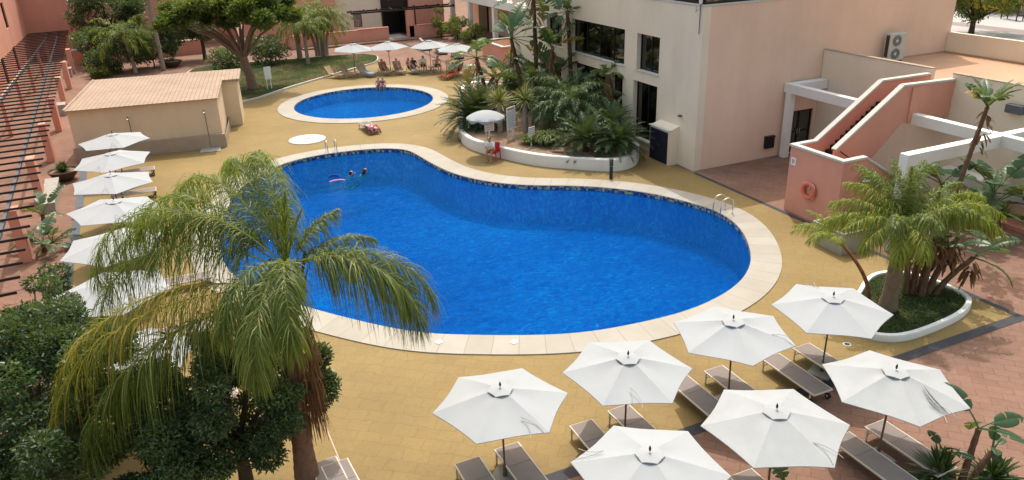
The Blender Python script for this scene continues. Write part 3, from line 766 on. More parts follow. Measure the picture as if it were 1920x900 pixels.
# --- back building with brown pergola
bk = thing('salmon_building', 'salmon and cream building behind the lawn with a dark doorway', 'building', (0,0,0))
BYF = 81.0
mb = MB(); wall_cells(mb,'x',17.6,22.6,0,5.2,BYF+3.2,BYF+3.5,[(19.5,20.4,1.2,2.7)]); mb.build('cream_wall', M['cream'], bk)
glazing(bk,'x',19.5,20.4,1.2,2.7,BYF+3.3,1)
MB().box(8,BYF+2.5,0,17.6,BYF+3.1,5.4).build('salmon_wall', M['pink'], bk)
MB().box(25.6,BYF+2.6,0,29.6,BYF+6,12).build('salmon_wall', M['pink'], bk)
MB().box(8,BYF+3.5,5.2,22.6,BYF+12,5.5).box(22.4,BYF+2.8,5.0,25.4,BYF+12,5.2).build('roof', M['roofred'], bk)
MB().box(8,BYF+3.1,5.0,22.6,BYF+3.5,5.35).build('eave_band', M['pink'], bk)
MB().box(22.6,BYF+3.0,0,22.75,BYF+6,8).box(25.3,BYF+3.0,0,25.6,BYF+6,8).box(22.75,BYF+5.5,0,25.3,BYF+5.7,8).build('doorway_reveal', M['darkframe'], bk)
dv = MB().box(22.75,BYF+3.1,3.0,25.3,BYF+3.2,5.0).build('ventilation_panel', M['iron'], bk)
for x in (23.5,24.6):
    MB().tube([(x+.34*math.cos(a),BYF+3.05,4.1+.34*math.sin(a)) for a in np.linspace(0,2*math.pi,20)], .05, 5, False).build('fan_ring', M['beamgrey'], dv)
MB().box(12,BYF-.3,0,22.3,BYF,1.35).box(24.6,BYF-.3,0,29.4,BYF,1.3).build('garden_wall', M['pink'], bk)
MB().box(19,BYF-.36,1.35,22.3,BYF+.04,1.42).box(25.2,BYF-.36,1.3,29.4,BYF+.04,1.36).build('wall_cap', M['pink'], bk)
MB().box(24.4,BYF-.3,0,25.1,BYF+.25,2.9).build('pillar', M['pink'], bk); MB().box(27.4,BYF-.3,1.36,28.3,BYF+.25,2.9).build('pillar', M['pink'], bk)
MB().box(22.3,BYF-.25,0,24.4,BYF+3,.15).build('door_step', M['concrete'], bk)
MB().box(13,BYF-1.6,0,29,BYF-.301,.16).build('paved_step', M['paver'], bk)
t = thing('brown_pergola', 'dark brown slatted pergola in front of the salmon building', 'pergola', (0,0,0))
MB().bar((18.5,BYF-.1,3.0),(29.9,BYF-.1,3.0),.10,.16).bar((18.5,BYF+1.6,3.0),(29.9,BYF+1.6,3.0),.10,.16).build('rail', M['iron'], t)
for i in range(9):
    x = 18.7+i*1.38; MB().bar((x,BYF-.4,3.12),(x+.3,BYF+1.9,3.12),.08,.10).build('slat', M['iron'], t)
MB().bar((25.3,BYF-.35,1.4),(25.3,BYF-.35,3.0),.12).build('bracket', M['iron'], t)
# --- colonnade
cl = thing('white_colonnade', 'white colonnade with square columns beside the salmon building', 'colonnade', (0,0,0))
MB().box(29.8,54,3.75,30.3,82.5,4.5).build('beam', M['white'], cl)
for y in (81.9, 76.6, 70.2, 63.8, 57.4): MB().box(29.84,y-.25,0,30.26,y+.25,3.75).build('column', M['white'], cl)
MB().box(33.5,54,0,33.7,79,4.2).box(33.5,79,0,33.7,84.5,4.0).build('rear_wall', M['peach'], cl)
MB().box(30.3,54,4.2,40,84,4.35).build('roof', M['terrace'], cl)
MB().box(33.3,80,0,33.49,82.4,3.2).build('dark_doorway', M['darkframe'], cl)
for y in (73.4,): tag(MB().box(33.2,y-.2,2.4,33.49,y+.2,2.75).build('wall_lamp', M['iron'], None, bevel=.02), 'dark wall lamp on the peach wall behind the white colonnade', 'wall lamp')
pk = thing('salmon_planter', 'salmon planter box with a pale rim beyond the palm island', 'planter', (0,0,0))
x, y = 26.5, 60.5
MB().box(x,y,0,x+2.6,y+4.5,1.5).build('box', M['pink'], pk); MB().box(x-.08,y-.08,1.5,x+2.68,y+.22,1.62).box(x-.08,y+.22,1.5,x+.22,y+4.58,1.62).box(x+.22,y+4.3,1.5,x+2.68,y+4.58,1.62).box(x+2.4,y+.22,1.5,x+2.68,y+4.3,1.62).build('rim', M['cap'], pk, bevel=.02)
MB().box(x+.22,y+.22,1.5,x+2.4,y+4.3,1.53).build('soil', M['redbark'], pk)

# --- left hotel wing and its pergola
lw = thing('hotel_wing', 'long salmon hotel wing along the left edge behind the pergola', 'building', (0,0,0))
mb = MB(); wall_cells(mb,'y',20,92,0,9,-12.2,-11.9,[(60+7*i,61.4+7*i,.3,2.4) for i in range(4)]+[(60+7*i,61.6+7*i,4.0,6.2) for i in range(4)]); mb.build('pool_side_wall', M['pink'], lw)
for i in range(4):
    glazing(lw,'y',60+7*i,61.4+7*i,.3,2.4,-12.05,2); glazing(lw,'y',60+7*i,61.6+7*i,4.0,6.2,-12.05,2)
MB().box(-11.9,20,0,-11.82,92,.25).build('plinth', M['cap'], lw)
mb = MB(); wall_cells(mb,'x',-11.9,8,0,9,92,92.3,[(-7,-5.6,1,2.6),(-3,-1.6,1,2.6),(2,3.4,1,2.6)]); mb.build('end_wall', M['pink'], lw)
for a in (-7,-3,2): glazing(lw,'x',a,a+1.4,1,2.6,92.1,2)
MB().box(-12.4,20,9,-11.7,92,9.3).box(-11.7,91.8,9,8,92.6,9.3).build('cornice', M['cap'], lw)
gw = thing('garden_wall', 'low salmon garden wall with pale caps behind the tiled shed', 'wall', (0,0,0))
MB().box(-7.6,84,0,4,84.4,1.3).build('wall', M['pink'], gw); MB().box(-7.7,83.95,1.3,4.1,84.45,1.4).build('cap', M['cap'], gw)
for x in (-6.8,-3.6): MB().box(x,83.7,0,x+.8,84.39,2.7).build('pier', M['pink'], gw)
pg = thing('walkway_pergola', 'long pergola of thin dark bars over the pink pillared walkway', 'pergola', (0,0,0))
edge = lambda y: -5.1-(y-23.8)*.045
k = 0; y = 20.4
while y < 92:
    MB().bar((edge(y),y,2.36),(-11.85,y-.25,2.36),.055,.085).build('bar', M['iron'], pg); y += 1.19; k += 1
MB().bar((edge(20)-.95,20,2.24),(edge(92)-.95,92,2.24),.12,.12).build('beam', M['beamgrey'], pg)
MB().bar((-9.35,20,2.24),(-9.9,92,2.24),.12,.12).build('beam', M['beamgrey'], pg)
for y in (17.4,25.1,32.7,40.4,48.0,55.6,63.3,71.0,78.6,86.2):
    x = -6.0-(y-25)*.0245
    MB().box(x-.34,y,0,x+.02,y+.75,2.17).build('pillar', M['pink'], pg, bevel=.01)
    MB().box(-9.1-(y-25)*.012-.22,y+.2,0,-9.1-(y-25)*.012,y+.5,2.17).build('pillar', M['pink'], pg, bevel=.01)

# --- tiled shed
sh = thing('pump_house', 'low beige pump house with a pale clay tiled roof', 'shed', (2.37,46.36,0), R(-8))
SW, SD, SHh = 7.75, 8.0, 2.74
MB().box(-SW,0,0,0,SD*.62,SHh).box(-SW,SD*.62,0,.9,SD,SHh).build('wall', M['shed'], sh)
MB().box(-SW-.1,-.22,0,.12,0,.78).box(0.122,-.14,0,.14,SD*.62,.6).build('plinth', M['plinth'], sh)
MB().box(-SW-.08,-.10,SHh,.06,SD+.12,SHh+.1).box(.06,SD*.62-.08,SHh,1.02,SD+.12,SHh+.1).build('eave', M['shed'], sh)
MB().slab([(-.28,SHh+.101),(SD+.2,SHh+.101),(SD+.2,SHh+.30),(-.28,SHh+.15)], 'x', -SW-.15, .1).build('roof', M['roof'], sh)
MB().slab([(SD*.62-.2,SHh+.101),(SD+.2,SHh+.101),(SD+.2,SHh+.298),(SD*.62-.2,SHh+.235)], 'x', .101, 1.12).build('roof', M['roof'], sh)
hp = MB()
for i in range(42): hp.tube([(-SW-.08,-.25+i*.195,SHh+.15+i*.0033),(-SW-.08,-.03+i*.195,SHh+.17+i*.0033)], .08, 6)
hp.build('verge_tile', M['roof'], sh, smooth=True)
for i, x in enumerate((-4.75, -.75)):
    t = thing('outdoor_shower', ['thin outdoor shower pipe in the middle of the beige shed wall','thin outdoor shower pipe near the right end of the beige shed wall'][i], 'shower', (2.37+x*math.cos(R(-9))+.22*math.sin(R(-9)), 46.36+x*math.sin(R(-9))-.22*math.cos(R(-9)), 0), R(-9), 'outdoor showers on the shed wall')
    MB().tube([(0,0,0),(0,0,2.15),(0,-.05,2.25),(0,-.2,2.3),(0,-.32,2.22)], .022, 6).build('pipe', M['beamgrey'], t)
    MB().lathe([(.03,0),(.09,-.05),(.09,-.06)], 12, (0,-.33,2.24)).build('shower_head', M['steel'], t)
    MB().box(-.55,-.85,.0085,.55,.02,.05).build('tray', M['concrete'], t, bevel=.01)

# ================================================================== parasols
def make_parasol(label, loc, rot, group, mat='umbrella', R0=1.53, rim=2.03, apex=2.42, cordn=1, strap=0.6):
    t = thing('parasol', label, 'parasol', (*loc, 0), rot, group); rr = random.Random(label); t.rotation_euler = (R(rr.uniform(-1.6,1.6)), R(rr.uniform(-1.6,1.6)), rot); sg = rr.uniform(.02,.06)
    # canopy: six cloth panels, each sagging a little between its ribs
    V, F = [], []; K = 6; S = 6
    ring = []
    for i in range(K+1):
        f = i/K; row = []
        for k in range(6):
            for s in range(S):
                a = R(60*k+60*s/S); q = s/S
                chord = math.cos(R(30))/math.cos(R(60*q-30))
                hem = 1-.035*math.sin(math.pi*q)*f
                r = R0*(.04+.96*f)*chord*hem
                z = apex-(apex-rim)*(.04+.96*f)**1.08-sg*math.sin(math.pi*q)*math.sin(math.pi*min(1,f*.9+.1))+.006*math.sin(7*a+5*f+9*sg)*f
                row.append((r*math.cos(a), r*math.sin(a), z))
        ring.append(row)
    n = 6*S; mb = MB()
    low = [(x*1.006, y*1.006, z-.010) for x, y, z in ring[-1]]
    mb.add(sum(ring, [])+low, [(i*n+j, i*n+(j+1)%n, (i+1)*n+(j+1)%n, (i+1)*n+j) for i in range(K+1) for j in range(n)]+[tuple(range(n-1,-1,-1))])
    can = mb.build('canopy', M[mat], t, smooth=True, angle=9)
    md = can.modifiers.new('thick', 'SOLIDIFY'); md.thickness = .006; md.offset = -1
    cap = MB(); pts = []
    for k in range(6):
        for s in range(4):
            a = R(60*k+15*s); chord = math.cos(R(30))/math.cos(R(15*s-30)); pts.append((.29*chord*math.cos(a), .29*chord*math.sin(a), apex-.046+.010*math.sin(math.pi*s/4)))
    cap.add([(0,0,apex+.012)]+pts+[(x,y,z-.012) for x,y,z in pts], [(0,1+i,1+(i+1)%24) for i in range(24)]+[(1+i,25+i,25+(i+1)%24,1+(i+1)%24) for i in range(24)])
    vc = cap.build('vent_cap', M[mat], can)
    seam = MB()
    vt = MB()
    for k in range(6):
        a0, a1 = R(60*k), R(60*k+60); vt.bar((.291*math.cos(a0),.291*math.sin(a0),apex-.053),(.291*math.cos(a1),.291*math.sin(a1),apex-.053),.007,.005)
    vt.build('vent_edging', M['acwhite'], vc)
    MB().lathe([(.012,0),(.022,.02),(.026,.06),(.012,.11),(.004,.13)], 10, (0,0,apex+.035)).build('finial', M['finial'], can)
    rb = MB()
    for k in range(6):
        a = R(60*k); mb2 = MB().bar((.04*math.cos(a),.04*math.sin(a),apex-.07),(1.47*R0/1.53*math.cos(a),1.47*R0/1.53*math.sin(a),rim-.035),.022,.03).bar((.04*math.cos(a),.04*math.sin(a),rim-.38),(.72*math.cos(a),.72*math.sin(a),(apex+rim)/2-.07),.018)
        mb2.build('rib', M['pole'], t)
    MB().tube([(0,0,.08),(0,0,apex-.02)], .024, 10).build('pole', M['pole'], t, smooth=True)
    MB().box(-.3,-.3,0.0,.3,.3,.07).build('base', M['concrete'], t, bevel=.02)
    MB().lathe([(.06,0),(.05,.05),(.035,.3),(.03,.32)], 12, (0,0,.071)).build('socket', M['pole'], t)
    for c_ in range(cordn):   # loose tie cord lying on the cloth
        a = strap+c_*2.1; pts = []
        for s in np.linspace(0,1,13):
            r = R0*(.97-.36*math.sin(math.pi*s)); aa = a+.20*(s-.5)+.05*math.sin(9*s)
            f = r/R0; pts.append((r*math.cos(aa), r*math.sin(aa), apex-(apex-rim)*f**1.08+.010))
        MB().tube(pts, .007, 5).build('tie_cord', M['cord'], can)
    return t
near = [((5.38,12.98),47,'white parasol nearest the palm trunk, at the left end of the front row'),
        ((8.56,12.90),37,'white parasol second from the palm in the row along the pool'),
        ((11.86,13.05),8,'white parasol third along the pool edge, before the kerbed palm bed'),
        ((15.0,12.94),22,'white parasol overlapping the kerbed palm bed, at the far end of the pool row'),
        ((13.43,9.65),0,'white parasol with a torn open seam, farthest right on the brick paving'),
        ((10.17,9.70),33,'white parasol on the brick paving between the torn one and the bottom edge one'),
        ((7.07,9.70),25,'white parasol cut by the bottom edge of the view')]
for i, ((x, y), a, lab) in enumerate(near):
    p = make_parasol(lab, (x,y), R(a), 'parasols over the taupe loungers', 'umbrella' if i not in (4,5) else 'umbrella_dirty', cordn=1, strap=[4.0,3.6,5.3,.8,4.7,4.3,1.9][i])
    if i == 4:
        # the seam that has come apart: a dark curved slit with a puckered lip
        can = [c for c in p.children if c.name.startswith('canopy')][0]
        pts = []; lip = []
        s0, s1 = Vector(at(1730,722,2.33))-Vector((x,y)), Vector(at(1779,776,2.13))-Vector((x,y)); nn = Vector((-(s1-s0).y,(s1-s0).x)).normalized()
        for s in np.linspace(0,1,12):
            c0 = s0.lerp(s1,s)-nn*.05*math.sin(math.pi*s); c1 = c0-nn*(.03+.03*math.sin(math.pi*s))
            hz = lambda c_: 2.42-.39*(c_.length*1.04/1.53)**1.08
            pts.append((c0.x,c0.y,hz(c0)+.012)); lip.append((c1.x,c1.y,hz(c1)+.016))
        MB().tube(pts, [.004+.018*math.sin(math.pi*s) for s in np.linspace(0,1,12)], 6).build('torn_slit', M['pole'], can)
        MB().tube(lip, [.006+.016*math.sin(math.pi*s) for s in np.linspace(0,1,12)], 6).build('puckered_lip', M['umbrella_dirty'], can, smooth=True)
lefts = [(-2.97,42.5,45,'white parasol in front of the beige shed, farthest of the left row'),
         (-2.95,38.7,20,'white parasol second from the shed in the left row'),
         (-2.92,35.0,35,'white parasol third from the shed, beside the grey bench'),
         (-2.80,31.2,50,'white parasol fourth from the shed, partly under the palm fronds'),
         (-2.72,27.3,20,'white parasol glimpsed through the left edge of the palm crown'),
         (-2.62,23.4,40,'white parasol mostly covered by hanging palm fronds'),
         (-2.2,18.9,10,'white parasol seen between the palm and the dark leafy tree')]
for x, y, a, lab in lefts:
    make_parasol(lab, (x,y), R(a), 'parasols along the left side of the pool', 'umbrella', R0=1.72, cordn=1, strap=3.9)
fars = [((14.5,64.2),'white parasol over the empty tan loungers by the lawn'),((17.4,63.5),'white parasol between lawn and doorway, second of the far four'),
        ((20.5,62.0),'white parasol behind the sitting group by the diagonal strip'),((21.75,58.9),'white parasol nearest the palm island, over the orange towel')]
for i, ((x, y), lab) in enumerate(fars):
    make_parasol(lab, (x,y), R(15+20*i), 'far parasols beyond the round pool', 'umbrella', R0=1.75, rim=2.0, apex=2.5)
# lifeguard's round beach umbrella
t = thing('beach_umbrella', 'small round white umbrella with a scalloped edge shading the lifeguard', 'parasol', (15.05,36.95,.0))
mb = MB(); n = 48; rows = []
for f in np.linspace(.03,1,7):
    rows.append([(1.02*f*math.cos(2*math.pi*j/n), 1.02*f*math.sin(2*math.pi*j/n), 2.42-.34*f**2) for j in range(n)])
rows.append([(1.03*math.cos(2*math.pi*j/n), 1.03*math.sin(2*math.pi*j/n), 2.06-.16*abs(math.sin(4*2*math.pi*j/n))) for j in range(n)])
mb.add(sum(rows,[]), [(i*n+j,i*n+(j+1)%n,(i+1)*n+(j+1)%n,(i+1)*n+j) for i in range(7) for j in range(n)]+[tuple(range(n-1,-1,-1))])
cc = mb.build('canopy', M['umbrella'], t, smooth=True, angle=50); md = cc.modifiers.new('thick','SOLIDIFY'); md.thickness = .006
MB().tube([(0,0,0),(0,0,2.44)], .022, 8).build('pole', M['white'], t)
for k in range(8): MB().bar((0,0,2.38),(.98*math.cos(k*math.pi/4),.98*math.sin(k*math.pi/4),2.03),.012).build('rib', M['beamgrey'], t)

# ================================================================== loungers
def make_lounger(label, group, sling='sling', frame='frame', back=0.0, wheels=True):
    """2 m sun lounger along -y from its head end at y=0; back = raise angle of the head section"""
    t = thing('sun_lounger', label, 'sun lounger', (0,0,0), 0, group)
    hw, z = .325, .335; yb = -.72
    MB().box(-hw,-2.0,z-.03,-hw+.035,0 if not back else yb,z+.015).box(hw-.035,-2.0,z-.03,hw,0 if not back else yb,z+.015).box(-hw+.035,-2.0,z-.03,hw-.035,-1.965,z+.012).box(-hw+.035,-.035+(yb if back else 0),z-.03,hw-.035,(yb if back else 0),z+.012).build('frame', M[frame], t, bevel=.006)
    def cloth(y0, y1, sag, name, rot=0):
        n = 6; V, F = [], []
        for i in range(n+1):
            for j in range(5):
                x = (-1+j/2)*(hw-.032); y = y0+(y1-y0)*i/n; V.append((x, y, .016-sag*(1-(j/2-1)**2)*math.sin(math.pi*i/n)))
        F = [(i*5+j,i*5+j+1,(i+1)*5+j+1,(i+1)*5+j) for i in range(n) for j in range(4)]
        V2 = [(x,y,z_-.012) for x,y,z_ in V]; m_ = len(V)
        F2 = [tuple(reversed([q+m_ for q in f])) for f in F]
        rim_ = [j for j in range(5)]+[i*5+4 for i in range(1,n+1)]+[n*5+j for j in (3,2,1,0)]+[i*5 for i in range(n-1,0,-1)]
        F3 = [(rim_[k],rim_[(k+1)%len(rim_)],rim_[(k+1)%len(rim_)]+m_,rim_[k]+m_) for k in range(len(rim_))]
        o = MB().add(V+V2, F+F2+F3).build(name, M[sling], t, smooth=True)
        return o
    o = cloth(-1.965, yb-.012, .018, 'seat_sling'); o.location = (0,0,z)
    o = cloth(0, .70, .018, 'back_sling'); o.location = (0, yb, z); o.rotation_euler = (back, 0, 0)
    if back:
        bf = MB().box(-hw,0,-.012,-hw+.03,.74,.02).box(hw-.03,0,-.012,hw,.74,.02).box(-hw+.03,.70,-.012,hw-.03,.74,.02).build('back_frame', M[frame], t); bf.location = (0,yb,z); bf.rotation_euler = (back,0,0)
        MB().bar((-.25,yb+.45*math.cos(back),z+.45*math.sin(back)),(-.25,yb+.62,z-.03),.02).bar((.25,yb+.45*math.cos(back),z+.45*math.sin(back)),(.25,yb+.62,z-.03),.02).build('prop', M[frame], t)
    for x, y in ((-hw+.02,-.10),(hw-.02,-.10),(-hw+.02,-1.86),(hw-.02,-1.86)):
        whl = wheels and y < -1
        MB().bar((x,y,z-.03),(x,y,.0 if not whl else .1),.035,.035).build('leg', M[frame], t)
        if whl:
            w = MB(); w.tube([(x-.03,y-.02,.085),(x+.03,y-.02,.085)], .085, 14); wo = w.build('wheel', M['rubber'], t)
            MB().tube([(x-.034,y-.02,.085),(x+.034,y-.02,.085)], .04, 10).build('hub', M['acwhite'], wo)
    MB().bar((-hw+.03,-.10,.17),(hw-.03,-.10,.17),.02).build('crossbar', M[frame], t)
    return t
G1 = 'flat taupe loungers under the near parasols'
lab_near = ['taupe lounger by the palm trunk, left of the pair under the first parasol','taupe lounger right of the pair under the first parasol by the palm',
 'taupe lounger left of the pole of the second parasol','taupe lounger crossed by the pole of the second parasol',
 'taupe lounger emerging right from under the second parasol','taupe lounger with the pole of the third parasol behind it',
 'taupe lounger with a black wheel showing beside the torn parasol','taupe lounger in front of the kerbed palm bed, right of the far parasol pole',
 'taupe lounger on brick paving, left beside the pole of the torn parasol','taupe lounger on brick paving under the torn parasol, beside the bottom right plants',
 'taupe lounger end peeping out between the two bottom parasols','taupe lounger almost hidden under the bottom edge parasol']
pos_near = [(4.67,13.55),(5.70,13.62),(7.72,13.6),(8.87,13.72),(11.0,14.12),(12.15,14.08),(13.95,13.85),(15.1,13.88),(12.95,10.38),(14.05,10.36),(10.0,10.40),(7.0,10.38)]
L0 = make_lounger(lab_near[0], G1)
for i, (x, y) in enumerate(pos_near):
    o = L0 if i == 0 else copy_tree(L0)
    rename_copy(o, lab_near[i], (x, y, .008), R([0,1,-1,1.5,0,0,-.5,1,0,.5,0,0][i]))
    o['group'] = G1
# loungers under the left row, mostly covered
k = 0
for y, side in ((42.4,1),(38.6,1),(34.8,1),(31,1),(27.1,-1),(27.1,1),(23.2,1),(18.9,1)):
    o = copy_tree(L0); rename_copy(o, ['taupe lounger under the parasol nearest the shed','taupe lounger under the second left parasol','taupe lounger showing its dark edge under the third left parasol','taupe lounger under the fourth left parasol','taupe lounger left under the frond covered parasol','taupe lounger right under the frond covered parasol','taupe lounger behind hanging palm fronds','taupe lounger below the dark leafy tree'][k], (-2.9+.75*side-(1.6 if y > 30 else 0), y+.2, .008), R(90 if side > 0 else -90)); o['group'] = 'loungers along the left side'; o.location.x += .3 if side > 0 else -.3; k += 1
# two loungers by the palm foot
for i, (u, v) in enumerate(((603,868),(625,872))):
    x, y = at(u, v, .4); o = copy_tree(L0); rename_copy(o, ['grey lounger end left beside the palm foot','grey lounger end right beside the palm foot'][i], (x+.05, y+.15, .008), R(4)); o['group'] = 'loungers beside the palm foot'
# far loungers (raised backs)
FL = make_lounger('empty tan lounger nearest the lawn sign', 'tan loungers beyond the round pool', 'wood_lounge', 'wood', R(52), False)
far_l = [((12.0,64.2),35,'empty tan lounger lying lowest by the lawn kerb'),((13.2,64.1),30,'empty tan lounger with its back raised, by the lawn parasol pole'),((14.7,63.6),20,'tan lounger covered with a grey blue towel'),
         ((16.6,63.6),3,'tan lounger with a sunbather, left of the second parasol pole'),((17.75,63.2),0,'tan lounger with a sunbather, right of the second parasol pole'),((18.9,62.9),-3,'dark towelled lounger with two people lying close together'),
         ((21.5,58.6),-50,'tan lounger in front of the palm island covered with an orange towel'),((22.3,59.4),-48,'tan lounger with raised slatted back next to the orange towel')]
for i, ((x, y), a, lab) in enumerate(far_l):
    o = FL if i == 0 else copy_tree(FL); rename_copy(o, lab, (x, y, .008), R(a))
def towel(name, lab, mat, loc, rz, pts, w=.7):
    """cloth draped along a profile (y,z), with ripples, one mesh"""
    V, F = [], []; n = len(pts); m_ = 9; r0 = random.random()*9
    for i, (y, z) in enumerate(pts):
        for j in range(m_):
            x = (-1+2*j/(m_-1))*w/2; edge = abs(2*j/(m_-1)-1)
            V.append((x, y+.02*math.sin(5*x+r0+i), z+.015*math.sin(7*x+1.3*i+r0)-(.10 if edge > .99 else 0)))
    F = [(i*m_+j,i*m_+j+1,(i+1)*m_+j+1,(i+1)*m_+j) for i in range(n-1) for j in range(m_-1)]
    o = MB().add(V,F).build(name, M[mat], None, smooth=True, loc=(*loc,0)); o.rotation_euler = (0,0,rz)
    md = o.modifiers.new('thick','SOLIDIFY'); md.thickness = .015; md.offset = 1
    return tag(o, lab, 'towel')
prof_l = [(-.22,.84),(-.45,.62),(-.70,.40),(-.95,.385),(-1.3,.385),(-1.6,.385),(-1.95,.385),(-2.05,.3)]
towel('towel','grey blue towel thrown over a tan lounger by the lawn','towelblue',(14.7,63.6),R(20),prof_l)
towel('towel','orange red towel draped over the lounger in front of the palm island','towelred',(21.5,58.6),R(-50),prof_l)
towel('towel','dark grey towel on the lounger shared by two people','towelblue',(18.9,62.9),R(-3),prof_l,.66)
# striped lounger with red towel between the pools
st2 = make_lounger('grey striped lounger with folded back between the two pools', 'lounger between the pools', 'concrete', 'acwhite', 0, False)
st2.location = (10.62,46.3,.008); st2.rotation_euler = (0,0,R(5))
sl_ = MB()
for i in range(5): sl_.box(-.28+i*.125,-1.95,.356,-.235+i*.125,-.05,.360)
sl_.build('dark_stripe', M['channel'], st2)
towel('towel','red patterned towel bunched over the foot of the striped lounger','towelpat',(10.62,46.3),R(5),[(-.85,.37),(-1.1,.40),(-1.3,.46),(-1.5,.42),(-1.7,.47),(-1.95,.42),(-2.1,.33),(-2.14,.12)],.74)

# ================================================================== people
def blend(bones):
    """one continuous body surface grown round tapered limbs"""
    mb = MB()
    for a, b, ra, rb in bones:
        a, b = Vector(a), Vector(b); n = max(2, int((b-a).length/.05)+1)
        mb.tube([a.lerp(b, i/n) for i in range(n+1)], [ra+(rb-ra)*i/n for i in range(n+1)], 10)
        mb.ball(a, ra, 10, 6); mb.ball(b, rb, 10, 6)
    return mb
def remeshed(mb, name, mat, parent, vox=.022):
    o = mb.build(name, mat, parent, smooth=True)
    md = o.modifiers.new('r', 'REMESH'); md.mode = 'VOXEL'; md.voxel_size = vox; md.use_smooth_shade = True
    ms = o.modifiers.new('s', 'SMOOTH'); ms.iterations = 3; ms.factor = .5
    return o
def person(label, loc, rz, J, skin='skin', top=None, bottom=None, s=1.0, longhair=False, group=None, shoes=None):
    """J: joints in metres, facing +y; built as body + hair + clothing"""
    t = thing('person', label, 'person', loc, rz, group)
    t.scale = (s, s, s)
    g = lambda k: Vector(J[k])
    pel, ch, nk, hd = g('pelvis'), g('chest'), g('neck'), g('head')
    B = [(pel, ch, .135, .135), (ch, nk, .13, .06), (nk, hd, .055, .06)]
    hb = []
    up = (hd-nk).normalized(); fw = Vector(J.get('look', (0,1,0))).normalized()
    hb += [(hd-up*.03, hd+up*.06, .088, .095), (hd+fw*.02, hd+fw*.03+up*.05, .085, .085), (hd+fw*.09-up*.01, hd+fw*.105-up*.02, .02, .022), (hd+fw*.05-up*.07, hd+fw*.055-up*.075, .05, .045)]
    side = fw.cross(up).normalized()
    for q in (-1,1): hb.append((hd+side*q*.095, hd+side*q*.10+up*.03, .018, .02))
    limbs = {}
    for q, n_ in ((-1,'l'),(1,'r')):
        sh, el, ha = g('sh'+n_), g('el'+n_), g('ha'+n_); hp, kn, an, to = g('hip'+n_), g('kn'+n_), g('an'+n_), g('to'+n_)
        B += [(ch.lerp(nk,.55), sh, .09, .065), (ch, sh, .10, .06), (sh, el, .055, .042), (el, ha, .042, .028)]
        d = (ha-el).normalized(); pr = d.cross(up).normalized() if d.cross(up).length > .1 else side
        B.append((ha, ha+d*.07, .034, .036))
        for f in range(4): B.append((ha+d*.07+pr*(f-1.5)*.02, ha+d*(.135 if f in (1,2) else .12)+pr*(f-1.5)*.025-up*.02, .0115, .009))
        B.append((ha+d*.03+pr*.03*q, ha+d*.075+pr*.062*q, .013, .010))
        B += [(pel, hp, .12, .10), (hp, kn, .085, .058), (kn, an, .056, .036), (an, to, .040, .030)]
        limbs[n_] = (sh, el, ha, hp, kn, an)
    remeshed(blend(B+hb), 'body', M[skin], t)
    h = MB()
    h.ball(hd+up*.055-fw*.018, (.103,.103,.092), 12, 8); h.ball(hd+up*.01-fw*.045, (.092,.075,.10), 10, 6)
    if longhair: h.tube([hd-fw*.07+up*.02, nk-fw*.09, nk-fw*.11-up*.12], [.08,.075,.04], 8)
    remeshed(h, 'hair', M['hair'], t, .02)
    e = MB()
    for q in (-1,1): e.ball(hd+fw*.098+side*q*.034+up*.02, .011, 6, 4)
    e.build('eye', M['finial'], t)
    if top:
        c_ = [(pel+(ch-pel)*.15, ch, .148, .150), (ch, nk, .145, .075)]
        if top != 'swimred':
            for n_ in 'lr': c_ += [(ch.lerp(nk,.55), limbs[n_][0], .10, .078), (limbs[n_][0], limbs[n_][0].lerp(limbs[n_][1], .6), .072, .066)]
        else: c_ = [(pel+(ch-pel)*.8, ch, .140, .142)]
        remeshed(blend(c_), 'shirt' if top != 'swimred' else 'swim_top', M[top], t)
    if bottom:
        c_ = [(pel-(ch-pel)*.1, pel+(ch-pel)*.2, .142, .14)]; ln = .62 if bottom in ('shorts','swimdark') else .12
        for n_ in 'lr': c_ += [(pel, limbs[n_][3], .128, .108), (limbs[n_][3], limbs[n_][3].lerp(limbs[n_][4], ln), .100, .082)]
        remeshed(blend(c_), 'shorts', M[bottom], t)
    return t
def J_sit(h=.45, lean=.1, arms='lap'):
    p = h+.11
    J = dict(pelvis=(0,0,p), chest=(0,lean*.8,p+.34), neck=(0,lean*1.3,p+.50), head=(0,lean*1.5+.03,p+.64), look=(0,1,-.45))
    for q, n in ((-1,'l'),(1,'r')):
        J['sh'+n] = (q*.19,lean*1.1,p+.44); J['hip'+n] = (q*.10,.03,p-.01); J['kn'+n] = (q*.13,.46,p+.0); J['an'+n] = (q*.12,.47,.08); J['to'+n] = (q*.14,.66,.035)
        J['el'+n] = (q*.24,lean+.16,p+.20); J['ha'+n] = (q*.06,lean+.36,p+.19)
    return J
def J_recline(back=52, h=.36):
    p = h+.12; c, s_ = math.cos(R(180-back)), math.sin(R(back)); f = lambda d, o=0: (o, d*c, p+d*s_)
    J = dict(pelvis=(0,0,p), chest=f(.36), neck=f(.53), head=(0,c*.66+.03,p+s_*.68), look=(0,.9,.15))
    for q, n in ((-1,'l'),(1,'r')):
        J['sh'+n] = f(.46,q*.19); J['hip'+n] = (q*.10,.05,p-.01); J['kn'+n] = (q*.13,.46,p+.13); J['an'+n] = (q*.14,.84,p-.04); J['to'+n] = (q*.15,.92,p+.10)
        J['el'+n] = (q*.28,-.10,p+.22); J['ha'+n] = (q*.12,.14,p+.16)
    return J
def J_edge():
    J = J_sit(.05, .05)
    for q, n in ((-1,'l'),(1,'r')):
        J['kn'+n] = (q*.12,.42,.15); J['an'+n] = (q*.12,.44,-.24); J['to'+n] = (q*.12,.58,-.33)
        J['el'+n] = (q*.27,-.02,.34); J['ha'+n] = (q*.25,.12,.13)
    return J
